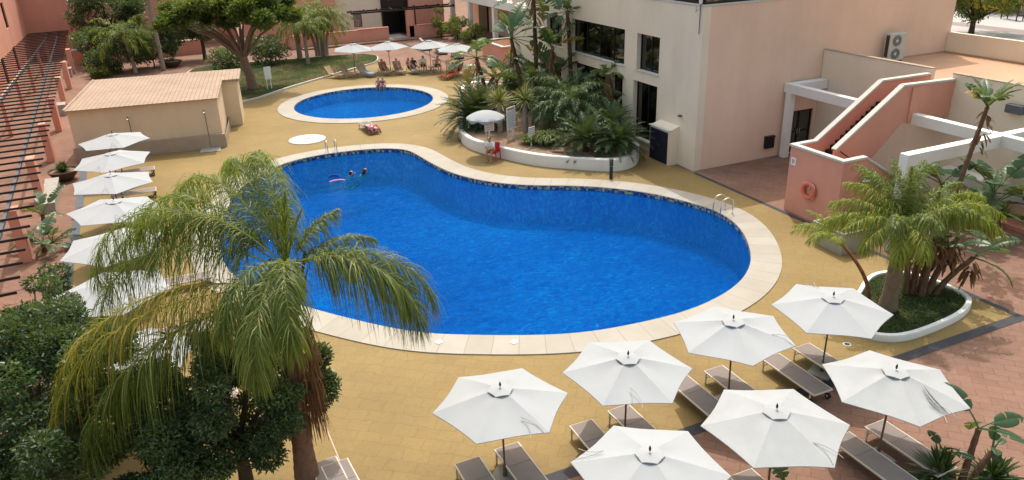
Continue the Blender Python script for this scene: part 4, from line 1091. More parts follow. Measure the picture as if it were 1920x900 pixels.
def J_swim(wl):
    J = dict(pelvis=(0,-.45,wl-.34), chest=(0,-.12,wl-.17), neck=(0,.04,wl-.03), head=(0,.10,wl+.10), look=(0,1,.05))
    for q, n in ((-1,'l'),(1,'r')):
        J['sh'+n] = (q*.19,-.04,wl-.09); J['hip'+n] = (q*.10,-.52,wl-.36); J['kn'+n] = (q*.16,-.90,wl-.45); J['an'+n] = (q*.15,-1.25,wl-.36); J['to'+n] = (q*.16,-1.4,wl-.32)
        J['el'+n] = (q*.34,.20,wl-.07); J['ha'+n] = (q*.28,.44,wl-.03)
    return J
# red garden chair and the lifeguard on it
LGX, LGY = 14.95, 35.85; ang = R(128)
ch = thing('garden_chair', 'bright red plastic armchair against the white planter wall', 'chair', (LGX,LGY,.005), ang)
MB().box(-.26,-.22,.42,.26,.26,.46).build('seat', M['red'], ch, bevel=.015)
MB().slab([(-.22,.46),(-.19,.46),(-.31,.92),(-.35,.90)], 'x', -.25, .25).build('backrest', M['red'], ch, bevel=.012)
for q in (-1,1):
    MB().box(q*.29-.03,-.26,.63,q*.29+.03,.20,.66).build('armrest', M['red'], ch, bevel=.01)
    MB().bar((q*.27,.22,0),(q*.27,.19,.63),.04).build('leg', M['red'], ch); MB().bar((q*.27,-.30,0),(q*.26,-.24,.63),.04).build('leg', M['red'], ch)
jj = J_sit(.46, .22); lg = person('lifeguard in white shirt and patterned shorts bent over on a red chair', (LGX-.0,LGY,.005), ang, jj, 'skin', 'tshirt', 'shorts')
# two children on the edge of the round pool, backs to the far side
for i, (ang_, lab, lh) in enumerate(((62.5,'child with short dark hair sitting on the rim of the round pool',False),(58.5,'child with long dark hair sitting on the rim of the round pool',True))):
    a = R(ang_); p = KC+Vector((math.cos(a), math.sin(a)))*(KR+.12)
    person(lab, (p.x,p.y,.02), a+R(90), J_edge(), 'skinp', 'swimred' if lh else None, 'swimred' if lh else 'swimdark', .85, lh)
# swimmers
sw1 = at(655,328,-.1); sw2 = at(681,322,-.05)
person('swimmer with dark hair trailing pale legs beside a blue foam noodle', (*sw1,0), R(-70), J_swim(-.16), 'skinp', None, 'swimred', 1)
J2 = J_swim(-.16);  person('swimmer with a mass of dark hair facing the palm island', (*sw2,0), R(-60), J2, 'skin', None, 'swimdark', 1.1, True)
x, y = at(628,329,-.1); nd = MB().tube([(-.35,.1,-.10),(-.15,.05,.02),(.1,0,.0),(.35,-.15,-.14)], .04, 8).build('pool_noodle', M['noodle'], None, smooth=True, loc=(x,y,-.1)); tag(nd, 'blue foam noodle floating beside the left swimmer', 'pool noodle')
x, y = at(632,336,-.1); nd = MB().tube([(-.40,.0,-.08),(-.15,.04,-.04),(.15,.0,-.04),(.40,-.08,-.09)], .06, 8).build('swim_float', M['pinkfloat'], None, smooth=True, loc=(x,y,-.13)); tag(nd, 'pink foam float at the left swimmer\'s feet', 'float')
# sunbathers
def lie(i, lab, skin, top, bot, dx=0, lh=False):
    (x, y), a, _ = far_l[i]; a = R(a); dy = -.78
    px = x+dx*math.cos(a)-dy*math.sin(a); py = y+dx*math.sin(a)+dy*math.cos(a)
    person(lab, (px,py,.02), a+math.pi, J_recline(), skin, top, bot, 1, lh)
lie(3,'sunbather reading on the left of the second far parasol','skin','swimred','swimred',0,True)
lie(4,'sunbather resting on the lounger right of the second far parasol','skinp',None,'towelblue')
lie(5,'left one of two people lying close on a dark towel','skin',None,'swimdark',-.17)
lie(5,'right one of two people lying close on a dark towel','skin','swimdark','swimdark',.19,True)
lie(6,'sunbather lying on the orange towel','skin',None,'swimred',-.1)
lie(7,'sunbather propped up on the slatted lounger beside the orange towel','skin','swimred','swimdark')
def plain_chair(lab, x, y, rz):
    c_ = thing('garden_chair', lab, 'chair', (x,y,.005), rz, 'wooden chairs by the far loungers')
    MB().box(-.25,-.22,.41,.25,.25,.45).build('seat', M['wood'], c_, bevel=.01)
    bb = MB()
    for q in np.linspace(-.2,.2,5): bb.bar((q,-.22,.45),(q,-.32,.9),.04,.02)
    bb.bar((-.24,-.32,.9),(.24,-.32,.9),.04).build('backrest', M['wood'], c_)
    for q in (-1,1):
        for y_ in (-.2,.22): MB().bar((q*.23,y_,0),(q*.23,y_,.41),.04).build('leg', M['wood'], c_)
        MB().bar((q*.26,-.26,.64),(q*.26,.24,.62),.05,.03).build('armrest', M['wood'], c_)
    return c_
plain_chair('wooden chair under the sitter in the white shirt',19.75,61.9,R(182)); person('person in a white shirt and dark trousers sitting by the dark towelled lounger', (19.75,61.9,.005), R(182), J_sit(.45,.08), 'skin','tshirt','swimdark')
plain_chair('wooden chair under the sitter with pale skin',20.75,61.2,R(190)); person('person sitting with hands in lap by the third far parasol', (20.75,61.2,.005), R(190), J_sit(.45,.12), 'skinp',None,'swimdark')
plain_chair('empty wooden chair right of the sitting group',21.7,60.6,R(205))
tb = thing('side_table', 'small tan table beside the sitting person', 'table', (20.2,60.9,.005))
MB().lathe([(.3,.46),(.3,.49)],20).build('tabletop', M['wood'], tb)
for a in (0,2.1,4.2): MB().bar((.1*math.cos(a),.1*math.sin(a),.46),(.26*math.cos(a),.26*math.sin(a),0),.03).build('leg', M['wood'], tb)

# ================================================================== fittings
def ladder(label, x, y, rz):
    t = thing('pool_ladder', label, 'pool ladder', (x,y,.045), rz, 'steel pool ladders')   # local +y points to the water
    for q in (-1,1):
        pts = [(q*.25,-.42,0),(q*.25,-.42,.55)]+[(q*.25,-.42+.30*(1-math.cos(a))+.0,.55+.20*math.sin(a)) for a in np.linspace(0.3,math.pi-.2,8)]+[(q*.25,.20,.3),(q*.25,.20,-1.3)]
        MB().tube(pts, .024, 8).build('handrail', M['steel'], t, smooth=True)
        MB().lathe([(.05,0),(.05,.012)],12,(q*.25,-.42,0)).build('flange', M['steel'], t)
    for z in (-.38,-.68,-.98): MB().box(-.25,.14,z,.25,.24,z+.03).build('step', M['steel'], t)
    return t
def nearest_on(P, x, y):
    i = min(range(len(P)), key=lambda k: (P[k].x-x)**2+(P[k].y-y)**2); t_ = (P[(i+1)%len(P)]-P[i-1]).normalized(); c0 = sum(P, Vector((0,0)))/len(P)
    n_ = Vector((-t_.y,t_.x)); n_ = n_ if n_.dot(c0-P[i]) > 0 else -n_
    return P[i], math.atan2(n_.y,n_.x)-math.pi/2
p, a = nearest_on(POOL, *at(626,288)); ladder('steel ladder at the far left end of the big pool, by the round lid', p.x,p.y,a)
p, a = nearest_on(POOL, *at(1358,402)); ladder('steel ladder at the right end of the big pool, in front of the pink stairs', p.x,p.y,a)
t = thing('tank_lid', 'large round pale lid in the yellow deck between shed and pools', 'lid', (6.92,45.2,.004))
MB().lathe([(1.08,0),(1.08,.04),(1.05,.05),(0,.055)][:3]+[(.02,.052)],48).build('lid', M['cap'], t)
MB().box(-.14,-.06,.052,-.06,.06,.062).box(.06,-.06,.052,.14,.06,.062).build('handle', M['beamgrey'], t)
def drain(u, v, lab):
    x, y = at(u, v); t = thing('floor_drain', lab, 'drain', (x,y,.006)); MB().lathe([(.12,0),(.12,.008)],16).build('rim', M['cap'], t); MB().lathe([(.08,.0),(.08,.011)],16).build('grate', M['strip'], t)
drain(1588,646,'small round floor drain in the deck beside the kerbed palm bed')

# benches and boxes on the left walkway
def slab_bench(lab, x0, y0, x1, y1, w, h, group=None):
    d = Vector((x1-x0,y1-y0)); t = thing('bench', lab, 'bench', (x0,y0,0), math.atan2(d.y,d.x)-math.pi/2, group); Ln = d.length
    sb_ = MB(); k = int(Ln/.42)
    for i in range(k): sb_.box(-w/2,i*Ln/k+.006,h-.1,w/2,(i+1)*Ln/k-.006,h)
    sb_.build('seat', M['concrete'], t, bevel=.01); MB().box(-w/2+.04,.02,0,w/2-.04,Ln-.02,h-.101).build('base', M['concrete'], t)
slab_bench('long pale concrete bench on the brick walkway beside the left parasols',-6.05,38.7,-6.2,43.0,.62,.46)
slab_bench('square grey concrete block on the walkway beside the shed',-7.05,60.6,-7.08,61.7,.62,.76)
slab_bench('square grey concrete block farther up the walkway behind the shed',-7.7,77.0,-7.73,78.1,.6,.76)
def bowl_planter(lab, x, y, r):
    t = thing('bowl_planter', lab, 'planter', (x,y,0))
    MB().lathe([(r*.45,0),(r*.62,.12),(r*.85,.32),(r,.5),(r*1.05,.55),(r*.96,.55),(r*.9,.46),(.02,.46)],28).build('bowl', M['bowl'], t, smooth=True)
    MB().lathe([(r*.9,.465),(.02,.475)],20).build('soil', M['soil'], t)
    return t
bp = bowl_planter('dark brown clay bowl on the brick walkway by the left parasols',-5.75,43.9,.72)
bp2 = bowl_planter('dark clay bowl with a shrub behind the tiled shed',.78,77.2,.8)
# planters
def kerb_planter(label, loop, h, name, wall='white', w=.18, soil='soil', top=None):
    t = thing(name, label, 'planter', (0,0,0)); P = resample(smooth_loop(loop, 8), 120)[0]; I = offset_loop(P, -w); n = 120
    lo = [[(p.x,p.y,0) for p in P],[(p.x,p.y,h-.03) for p in P],[(p.x*.9+q.x*.1,p.y*.9+q.y*.1,h) for p,q in zip(P,I)],[(p.x*.1+q.x*.9,p.y*.1+q.y*.9,h) for p,q in zip(P,I)],[(q.x,q.y,h-.03) for q in I],[(q.x,q.y,0) for q in I]]
    mb = MB().add(sum(lo,[]), [(k*n+i,k*n+(i+1)%n,(k+1)*n+(i+1)%n,(k+1)*n+i) for k in range(5) for i in range(n)]); mb.build('kerb_wall', M[wall], t, smooth=True)
    sheet('soil', I, [], top or h-.08, M[soil], None, t)
    return t, I
ISL = [(14.85,40.6),(14.62,38.6),(15.1,36.75),(16.35,34.0),(17.9,32.3),(19.4,31.05),(20.7,31.2),(21.75,32.3),(22.3,33.6),(22.45,36),(22.45,40),(22.4,46),(22.0,51.5),(20.5,53.0),(18.9,51.0),(17.2,46.5),(15.6,42.6)]
isl, isl_in = kerb_planter('raised white walled island bed planted with palms and cycads beside the building', ISL, .62, 'island_planter', 'white', .25, 'soil')
BED = [(17.5,14.2),(17.7,13.45),(18.6,13.05),(20.6,13.15),(21.8,13.5),(22.3,14.0),(22.4,14.9),(22.15,15.9),(21.5,16.45),(20.6,16.45),(19.3,15.75),(18.0,15.0)]
bed, bed_in = kerb_planter('low white kerbed bed of turf with a palm and strelitzias in the deck corner', BED, .22, 'palm_bed', 'white', .16, 'grass', .12)
t = thing('box_planter', 'square grey concrete planter box in front of the pink stairs', 'planter', (22.1,19.05,0.006), R(-2))
mb = MB(); w = .78
mb.add([(-w*.86,-w*.86,0),(w*.86,-w*.86,0),(w*.86,w*.86,0),(-w*.86,w*.86,0),(-w,-w,.9),(w,-w,.9),(w,w,.9),(-w,w,.9),(-w+.09,-w+.09,.9),(w-.09,-w+.09,.9),(w-.09,w-.09,.9),(-w+.09,w-.09,.9),(-w+.09,-w+.09,.74),(w-.09,-w+.09,.74),(w-.09,w-.09,.74),(-w+.09,w-.09,.74)],
       [(3,2,1,0)]+[(i,(i+1)%4,4+(i+1)%4,4+i) for i in range(4)]+[(4+i,4+(i+1)%4,8+(i+1)%4,8+i) for i in range(4)]+[(8+i,8+(i+1)%4,12+(i+1)%4,12+i) for i in range(4)])
mb.build('box', M['concrete'], t); MB().box(-w+.091,-w+.091,.70,w-.091,w-.091,.735).build('soil', M['soil'], t)
MB().box(-w*.8,-w*.8,-.004,w*.8,w*.8,-.001).build('painted_shadow_gap', M['strip'], t)  # dark sheet painted in for the shade beneath the box
# signs in the island
def sign(name, lab, x, y, z, rz, w, h, post, lines, tilt=0, posts=1, ink='signink', head=None):
    t = thing(name, lab, 'sign', (x,y,z), rz)
    for q in ([0] if posts == 1 else [-w*.3, w*.3]): MB().box(q-.03,-.0,0,q+.03,.05,post+h*.2).build('post', M['white'], t)
    b = MB().box(-w/2,-.03,post,w/2,-.002,post+h).build('board', M['board'], t, bevel=.006)
    ms = MB(); zz = post+h-.10*h-(head or 0); step = (zz-post-.05*h)/max(1,lines); rr = random.Random(lab)
    for i in range(lines):
        x0 = -w*.43
        while x0 < w*.36:
            ln = rr.uniform(.05,.16)*w
            ms.box(x0,-.034,zz-i*step-step*.28,min(x0+ln,w*.43),-.0305,zz-i*step); x0 += ln+.035*w
    ms.build('print', M[ink], b)
    if head:
        hm = MB(); x0 = -w*.4
        while x0 < w*.34:
            ln = rr.uniform(.06,.13)*w; hm.box(x0,-.034,post+h-head,x0+ln,-.0305,post+h-head*.35); x0 += ln+.03*w
        hm.build('heading', M['signred'], b)
    return t
sign('rules_board','tall white notice board with rows of print in the island bed',16.75,37.45,.52,R(28),.78,1.25,.55,9,0,2,'signink',.16)
sign('notice_sign','small red and white sign on a post behind the lifeguard umbrella',15.55,37.7,.52,R(-5),.55,.50,.55,3,0,1,'signred',.12)
sign('notice_sign','small white sign on a white post in front of the grasses',17.05,35.5,.52,R(20),.46,.46,.62,4)
sx, sy = at(506,166,.1); sign('notice_sign','small white sign on two legs on the lawn near the round pool',sx,sy,.08,R(12),.55,.95,.75,0,0,2)
t = thing('bollard_light', 'dark slatted bollard light at the corner of the white island wall', 'bollard light', (18.72,30.15,.005))
MB().tube([(0,0,0),(0,0,.62)],.085,12).build('post', M['bollard'], t, smooth=True)
for k in range(4): MB().lathe([(.09,0),(.10,.02),(.09,.035)],14,(0,0,.66+k*.065)).build('louvre', M['bollard'], t)
MB().tube([(0,0,.62),(0,0,.93)],.05,10).build('lamp_tube', M['acwhite'], t); MB().lathe([(.10,0),(.10,.05),(.04,.08)],14,(0,0,.93)).build('cap', M['bollard'], t)
# green-grey covers under the far right parasols
for i, (u, v) in enumerate(((786,95),(815,103),(845,111))):
    x, y = at(u, v); t = thing('lounge_sofa', ['grey canvas sofa farthest along the diagonal strip','grey canvas sofa in the middle of the diagonal strip','grey canvas sofa nearest the palm island'][i], 'sofa', (x+.9,y+.6,0), R(80), 'grey sofas by the diagonal strip')
    MB().box(-1.1,-.45,.1,1.1,.45,.45).build('seat', M['concrete'], t, bevel=.05); MB().box(-1.1,.25,.45,1.1,.48,.95).build('backrest', M['concrete'], t, bevel=.05); MB().box(-1.0,-.40,0,1.0,.40,.1).build('base', M['strip'], t)
# bench and tree on the street behind
t = thing('street_bench', 'dark slatted bench on the pale pavement beyond the annex', 'bench', (58.6,38.2,3.512), R(72))
sb_ = MB()
for k in range(4): sb_.box(-.95,-.25+k*.13,.44,.95,-.15+k*.13,.48)
sb_.build('seat', M['iron'], t); sb_ = MB()
for k in range(3): sb_.box(-.95,.27,.56+k*.14,.95,.31,.67+k*.14)
sb_.build('backrest', M['iron'], t)
for q in (-.8,.8): MB().bar((q,-.24,0),(q,-.2,.45),.06).bar((q,.3,0),(q,.3,.95),.06).bar((q,-.24,.4),(q,.3,.4),.05).build('leg', M['iron'], t)
rl = thing('street_railing', 'low blue grey railing along the street edge behind the annex', 'railing', (45.9,0,3.5))
MB().bar((0,20,.42),(0,70,.42),.06).bar((0,20,.2),(0,70,.2),.04).build('rail', M['beamgrey'], rl)
for y in np.arange(20,70,2.5): MB().bar((0,y,0),(0,y,.45),.05).build('post', M['beamgrey'], rl)

# ================================================================== vegetation
SCR = -CAM_HEAD   # screen-right direction as a world azimuth (degrees)
def pinnate_palm(name, label, base, z0, h, fronds, r=(.2,.15), lean=(0,0), group=None, trunk='bark', mat='queen', llen=.6, lw=.016, n=46, ang=55, k=3, planes=1, jit=.16, boots=True, bulge=0.0, ldroop=.8):
    """fronds: (azimuth deg in world, elevation deg, length, droop rad, material or None)"""
    t = thing(name, label, 'palm tree', (base[0],base[1],z0), 0, group)
    palm_trunk(t, h, r[0], r[1], lean, trunk, max(8,int(h/.12)), bulge=bulge)
    top = np.array([lean[0], lean[1], h])
    for f in fronds:
        az, el, ln, dr = f[:4]; mt = f[4] if len(f) > 4 and f[4] else mat; dz = f[5] if len(f) > 5 else 0; lk = f[6] if len(f) > 6 else 1
        a = R(az); p0 = top+np.array([math.cos(a),math.sin(a),0])*r[1]*.6+np.array([0,0,random.uniform(-.15,.1)+dz])
        pts = frond_curve(a, R(el), ln, dr, 16, p0, random.uniform(-.25,.25))
        V, F, T = pinnate(pts, int(n*(.55+.45*lk)), llen*lk, lw, ldroop, ang, jit, .14, .2, 0, 1, k, .02, planes)
        np_mesh('frond', V, F, T, L[mt], t)
    if boots:
        m_ = 26; a = rng.random(m_)*6.28; z = h-.05-rng.random(m_)*min(1.0,h*.3)
        B = np.stack([lean[0]+np.cos(a)*r[1]*.9, lean[1]+np.sin(a)*r[1]*.9, z],1); D = np.stack([np.cos(a)*.5, np.sin(a)*.5, np.ones(m_)],1)
        V,F,T = strips(B,D,np.stack([-np.sin(a),np.cos(a),0*a],1),.35,.05,.0,2,.4); np_mesh('leaf_base',V,F,T,L['boot'],t)
    return t
# ---- the big foreground queen palm
S = lambda th: th+SCR
QF = [(S(181),56,5.2,2.4),(S(173),50,5.1,2.3),(S(189),40,4.9,2.2),(S(165),60,4.9,2.25),(S(158),46,4.3,2.1),(S(128),68,4.4,1.9),(S(108),74,3.8,1.85),(S(145),62,4.6,2.1),
      (S(213),22,5.9,1.75,'queenyellow',-.7),(S(206),28,5.6,1.8,'queenyellow',-.65),(S(219),16,5.5,1.7,None,-.7),(S(209),10,5.0,1.5,None,-.6),
      (S(-3),30,3.6,1.95),(S(-13),24,3.5,1.9),(S(6),18,3.0,1.8),(S(274),34,3.5,2.2,None,0,.8),(S(266),22,3.1,1.9,None,0,.75),(S(284),44,3.2,2.4,None,0,.8),(S(252),40,2.6,2.2,None,0,.75),
      (S(40),55,1.5,.9,None,0,.5),(S(20),40,1.9,1.2,None,0,.5),(S(100),60,1.8,1.0,None,0,.6)]
qp = pinnate_palm('queen_palm','large foreground palm with long drooping feathery fronds over the pool deck',(1.2,14.75),0,5.55,QF,(.23,.17),(.33,.1),None,'queenbark','queen',1.08,.0095,175,48,4,3,.24,True,.05,1.1)
for az_,el_,ln_ in ((70,86,1.5),(20,76,1.2),(150,74,1.3)):
    V,F,T = pinnate(frond_curve(R(S(az_)),R(el_),ln_,.25,10,(.33,.1,5.5)),40,.42,.012,.1,14,.08,.1,.1,0,1,2,.016); np_mesh('young_frond',V,F,T,L['queen'],qp)
# brown flower stalks and old fibres hanging on the pool side of its trunk
m_ = 420; a = np.radians(SCR+rng.normal(-18,42,m_)); rr_ = .17+.17*rng.random(m_)
B = np.stack([.3+np.cos(a)*rr_, .05+np.sin(a)*rr_, 4.2-2.2*rng.random(m_)],1); D = np.stack([np.cos(a)*.10+rng.normal(0,.09,m_), np.sin(a)*.10+rng.normal(0,.09,m_), -np.ones(m_)],1)
V,F,T = strips(B,D,np.stack([-np.sin(a),np.cos(a),0*a],1)+rng.normal(0,.4,(m_,3)),.25+.65*rng.random(m_),.011,.15,4,.3); np_mesh('dry_flower_stalks',V,F,T,L['boot'],qp)
m_ = 14; a = rng.random(m_)*6.28; B = np.stack([.27+np.cos(a)*.2,.08+np.sin(a)*.2,3.6+1.4*rng.random(m_)],1); D = np.stack([np.cos(a)*.35,np.sin(a)*.35,np.ones(m_)],1)
V,F,T = strips(B,D,np.stack([-np.sin(a),np.cos(a),0*a],1),.8,.09,.0,3,.3); np_mesh('old_leaf_sheath',V,F,T,L['boot'],qp)

def leafy_tree(name, label, base, z0, trunk_h, tr, clumps, nleaf, size, mat, bark='darkbark', group=None, flat=.75, k=1, limbs=True, cat_='tree', up=.3):
    """clumps: list of (dx,dy,z,rx,ry,rz)"""
    t = thing(name, label, cat_, (base[0],base[1],z0), 0, group)
    c_ = np.array([c[:3] for c in clumps]); r_ = np.array([c[3:] for c in clumps])
    mb = MB(); top = Vector((0,0,trunk_h))
    mb.tube([(0,0,-.02),(.03,.02,trunk_h*.5),top],[tr*1.25,tr,tr*.85],9)
    if limbs:
        for i, c in enumerate(clumps[:14]):
            e = Vector(c[:3]); m1 = top.lerp(e,.5)+Vector((random.uniform(-.15,.15),random.uniform(-.15,.15),.1)); mb.tube([top-Vector((0,0,.1)),m1,e],[tr*.55,tr*.35,tr*.12],6)
    mb.build('trunk', M[bark], t, smooth=True)
    V,F,T = leaf_cloud(c_, r_, nleaf, size, tintv=1, k=k, up=up); np_mesh('crown',V,F,T,L[mat],t)
    return t
def random_clumps(c, rad, n, rmin, rmax, seed, flat=.8):
    P = clump_points(c, rad, n, seed); g = np.random.default_rng(seed+5); out = []
    for p in P:
        r = g.uniform(rmin, rmax); out.append((p[0],p[1],p[2],r,r,r*flat))
    return out
# ---- dark leafy trees in the bottom left corner
leafy_tree('dark_leafy_tree','dense dark green tree directly behind the big palm trunk',(-.1,15.0),0,1.5,.15,random_clumps((0.0,.0,2.65),(1.8,1.5,1.55),56,.26,.50,3)+random_clumps((-1.5,-.5,1.9),(.9,.9,.9),14,.26,.45,19)+random_clumps((2.05,.45,2.4),(.40,.35,.95),11,.16,.30,9),54000,.085,'dark','darkbark','dark leafy trees by the palm',k=1)
leafy_tree('dark_leafy_tree','dense dark green tree filling the bottom left corner of the view',(-3.75,16.2),0,1.4,.17,random_clumps((0,.3,2.85),(2.3,2.6,1.7),80,.30,.56,4),66000,.088,'dark','darkbark','dark leafy trees by the palm')
leafy_tree('dark_leafy_tree','loose dark shrub tree between the pergola bars and the palm fronds',(-4.55,22.4),0,1.2,.09,random_clumps((.25,.4,1.9),(.75,2.8,1.3),30,.18,.34,8),9000,.088,'dark','darkbark','dark leafy trees by the palm')

# ---- strelitzias and other bird-of-paradise plants
def strelitzia(label, base, z0, stems, leafmat='strel', group=None, scale=1.0, name='strelitzia', dry=True, splits=4, tint=(.15,.6)):
    """stems: list of (height, lean_x, lean_y, n_leaves, leaf_length, spread deg, dx, dy)"""
    t = thing(name, label, 'plant', (base[0],base[1],z0), 0, group)
    for st_ in stems:
        h, lx, ly, nl, ll, sp = st_[:6]; dx, dy = st_[6:8] if len(st_) > 6 else (0,0); only = st_[8] if len(st_) > 8 else None
        if h > .25:
            k = max(4,int(h/.14)); pts = [(dx+lx*(i/k)**1.4, dy+ly*(i/k)**1.4, h*i/k) for i in range(k+1)]
            MB().tube(pts,[(.10-.03*i/k)*scale*(1+.16*(i%2)) for i in range(k+1)],8).build('stem', M['strelbark'], t, smooth=True, angle=80)
        p0 = (dx+lx,dy+ly,h)
        az0 = random.random()*360
        for i in range(nl):
            az = az0+i*180+random.uniform(-34,34)+(i//2)*31
            f = i/max(1,nl-1); el = 82-sp*(.25+.75*f)+random.uniform(-8,8)
            old = (i == nl-1 and nl > 5 and random.random() < .5)
            if only is not None: az = only[i % len(only)]+random.uniform(-8,8)
            paddle_leaf(t,p0,R(az),R(el),ll*.55*random.uniform(.85,1.1),ll*random.uniform(.85,1.1),ll*.25,random.uniform(.3,.9),'strelyellow' if old else leafmat,tint=random.uniform(*tint),splits=splits)
        if h > .8 and dry:
            m_ = 30; a = rng.random(m_)*6.28; zz = h-.05-rng.random(m_)*min(1.6,h*.45)
            B = np.stack([p0[0]+np.cos(a)*.07,p0[1]+np.sin(a)*.07,zz],1); D = np.stack([np.cos(a),np.sin(a),.1-rng.random(m_)],1)
            V,F,T = strips(B,D,np.stack([-np.sin(a),np.cos(a),0*a],1),.45*ll,.045,.7,3,.3); np_mesh('dry_leaf',V,F,T,L['boot'],t)
    return t
# left walkway
strelitzia('young strelitzia on the brick walkway near the end of the grey bench',(-5.99,36.2),0,[(.75,.05,0,7,1.0,62)])
strelitzia('low strelitzia clump on the walkway nearer the dark shrub',(-5.8,33.6),0,[(.35,0,0,8,.95,70),(.2,.3,.3,6,.8,70)])
def spiky(name, label, base, z0, stem_h, r, n, mat, w=.022, stem_r=.09, cat_='plant', lo=-35, droop=.15, parent=None, bark='greybark', part='crown', lean=(0,0)):
    """rosette of sword leaves, on a stem when stem_h > 0"""
    t = parent or thing(name, label, cat_, (base[0],base[1],z0))
    if stem_h > .1: MB().tube([(lean[0]*q,lean[1]*q,stem_h*q) for q in np.linspace(0,1,8)],[stem_r*(1.15-.25*q) for q in np.linspace(0,1,8)],9).build('stem',M[bark],t,smooth=True)
    el = np.radians(lo+(88-lo)*rng.random(n)**.8); az = rng.random(n)*6.28
    D = np.stack([np.cos(el)*np.cos(az),np.cos(el)*np.sin(az),np.sin(el)],1); S_ = np.stack([-np.sin(az),np.cos(az),0*az],1)+rng.normal(0,.2,(n,3))
    B = np.array([lean[0],lean[1],stem_h])+D*.04
    V,F,T = strips(B,D,S_,r*(.75+.4*rng.random(n)),w,droop*(.5+rng.random(n)),3,.08); np_mesh(part,V,F,T,L[mat],t); return t
spiky('bowl_shrub','spiky green shrub growing in the clay bowl by the left parasols',(-5.75,43.9),.46,0,.62,150,'cycad',.03,lo=5)
c_ = [(0,0,.5,.5,.5,.35),(.35,.1,.4,.3,.3,.25),(-.4,-.1,.4,.3,.3,.25)]
# ---- bottom right corner plants
strelitzia('strelitzia with bare curved stems in the bottom right corner',(14.45,8.25),0,[(1.35,.22,.05,4,.72,95,0,0,[S(125),S(10),S(-12),S(60)]),(.75,.40,-.05,3,.5,50,.15,-.1),(.65,-.15,.25,3,.42,50,-.1,.15),(.2,.5,-.3,3,.5,65,.3,-.2)],dry=False,scale=.8,splits=1,tint=(0,.22))
spiky('spiky_plant','dark spiky rosette plant at the foot of the bottom right strelitzia',(13.95,8.45),0,.25,.75,120,'cycad',.035,.07)
spiky('spiky_plant','second dark spiky rosette right of the bottom right strelitzia stems',(15.05,7.95),0,.1,.7,110,'cycad',.035,.07)
x, y = at(1470,893,.6); strelitzia('single strelitzia leaf rising at the bottom edge between two parasols',(x,y-.25),0,[(.2,0,0,3,.75,45)])

# ---- kerbed palm bed on the right
BF = [(S(182),40,2.7,1.35,'areca'),(S(168),30,2.5,1.2,'areca'),(S(0),46,2.9,1.6,'areca'),(S(344),46,2.8,1.7,'areca'),(S(174),53,2.5,1.30,'areca'),(S(160),67,2.3,1.25,'areca'),(S(190),39,2.3,1.20,'areca'),(S(205),21,2.0,1.25,'areca'),(S(235),19,1.9,1.35,'areca'),(S(262),25,1.9,1.45,'areca'),
      (S(338),41,2.8,1.55,'areca'),(S(352),45,2.9,1.45,'areca'),(S(8),49,2.8,1.35,'areca'),(S(28),61,2.4,1.15),(S(60),71,2.3,0.95),(S(95),77,2.2,0.85),(S(120),69,2.3,0.95),(S(142),73,2.4,1.15),(S(75),84,1.8,0.50),(S(275),61,1.9,1.55),(S(325),66,2.2,1.55),(S(225),59,1.9,1.45)]
pinnate_palm('feather_palm','yellow green feathery palm with a stout ringed trunk in the kerbed bed',(19.35,14.55),.12,2.75,BF,(.24,.19),(.25,.1),None,'bark','queen',.66,.0115,125,52,3,2,.2,True,.05,.95)
strelitzia('clump of reddish strelitzia stems leaning right in the kerbed bed',(21.0,14.85),.12,[(1.9,.75,-.1,4,1.0,70,.35,-.15),(2.1,.95,.1,4,1.0,60,.2,.1),(1.7,.15,.1,4,.9,55,-.1,.1),(2.0,-.1,.25,4,.9,50,-.25,.2),(1.5,.6,-.3,4,.95,80,.4,.25),(2.2,.4,.2,3,1.0,50,.0,-.2),(1.3,.9,-.4,3,1.0,95,.5,-.3,[S(-5),S(15),S(-25)])])
pinnate_palm('feather_palm','thin curved palm stem arching left out of the kerbed bed',(19.4,15.35),.12,1.75,[(S(175),50,1.5,1.3,'areca'),(S(120),60,1.4,1.1,'areca'),(S(215),35,1.4,1.3,'areca'),(S(80),70,1.3,.8),(S(250),50,1.2,1.2,'areca'),(S(150),30,1.4,1.0,'areca')],(.07,.05),(-.35,1.35),None,'redbark','areca',.45,.013,44,55,3,1,.18,False)
spiky('dry_bush','brown twiggy bush in the concrete planter box',(22.1,19.05),.73,.0,.8,90,'boot',.014,lo=10)
tag(MB().bar((18.05,14.15,.12),(18.35,14.75,.75),.04).build('white_stake',M['white'],None),'thin white stake leaning in the kerbed bed beside the palm trunk','stake')
m_ = 2600; pp = []; bb_ = [min(p.x for p in bed_in),max(p.x for p in bed_in),min(p.y for p in bed_in),max(p.y for p in bed_in)]
def inside(P,x,y):
    c = False; j = len(P)-1
    for i in range(len(P)):
        if ((P[i].y > y) != (P[j].y > y)) and (x < (P[j].x-P[i].x)*(y-P[i].y)/(P[j].y-P[i].y)+P[i].x): c = not c
        j = i
    return c
def turf(name, loop, n, h, z):
    bx_ = [min(p.x for p in loop),max(p.x for p in loop),min(p.y for p in loop),max(p.y for p in loop)]; Q = []
    while len(Q) < n:
        x, y = random.uniform(bx_[0],bx_[1]), random.uniform(bx_[2],bx_[3])
        if inside(loop,x,y): Q.append((x,y,z))
    Q = np.array(Q); az = rng.random(n)*6.28; D = np.stack([np.cos(az)*.6,np.sin(az)*.6,np.ones(n)],1)
    patch = .5+.5*np.sin(Q[:,0]*2.1+1)*np.sin(Q[:,1]*1.7)
    V,F,T = strips(Q,D,np.stack([-np.sin(az),np.cos(az),0*az],1),h*(.5+rng.random(n)),.016,.4,2,.1,np.clip(.25*patch+.6*rng.random(n),0,1)); return tag(np_mesh(name,V,F,T,L['turf']),kind='stuff')
turf('bed_grass', bed_in, 9000, .11, .12)
turf('lawn_grass', LAWN, 26000, .12, .07)

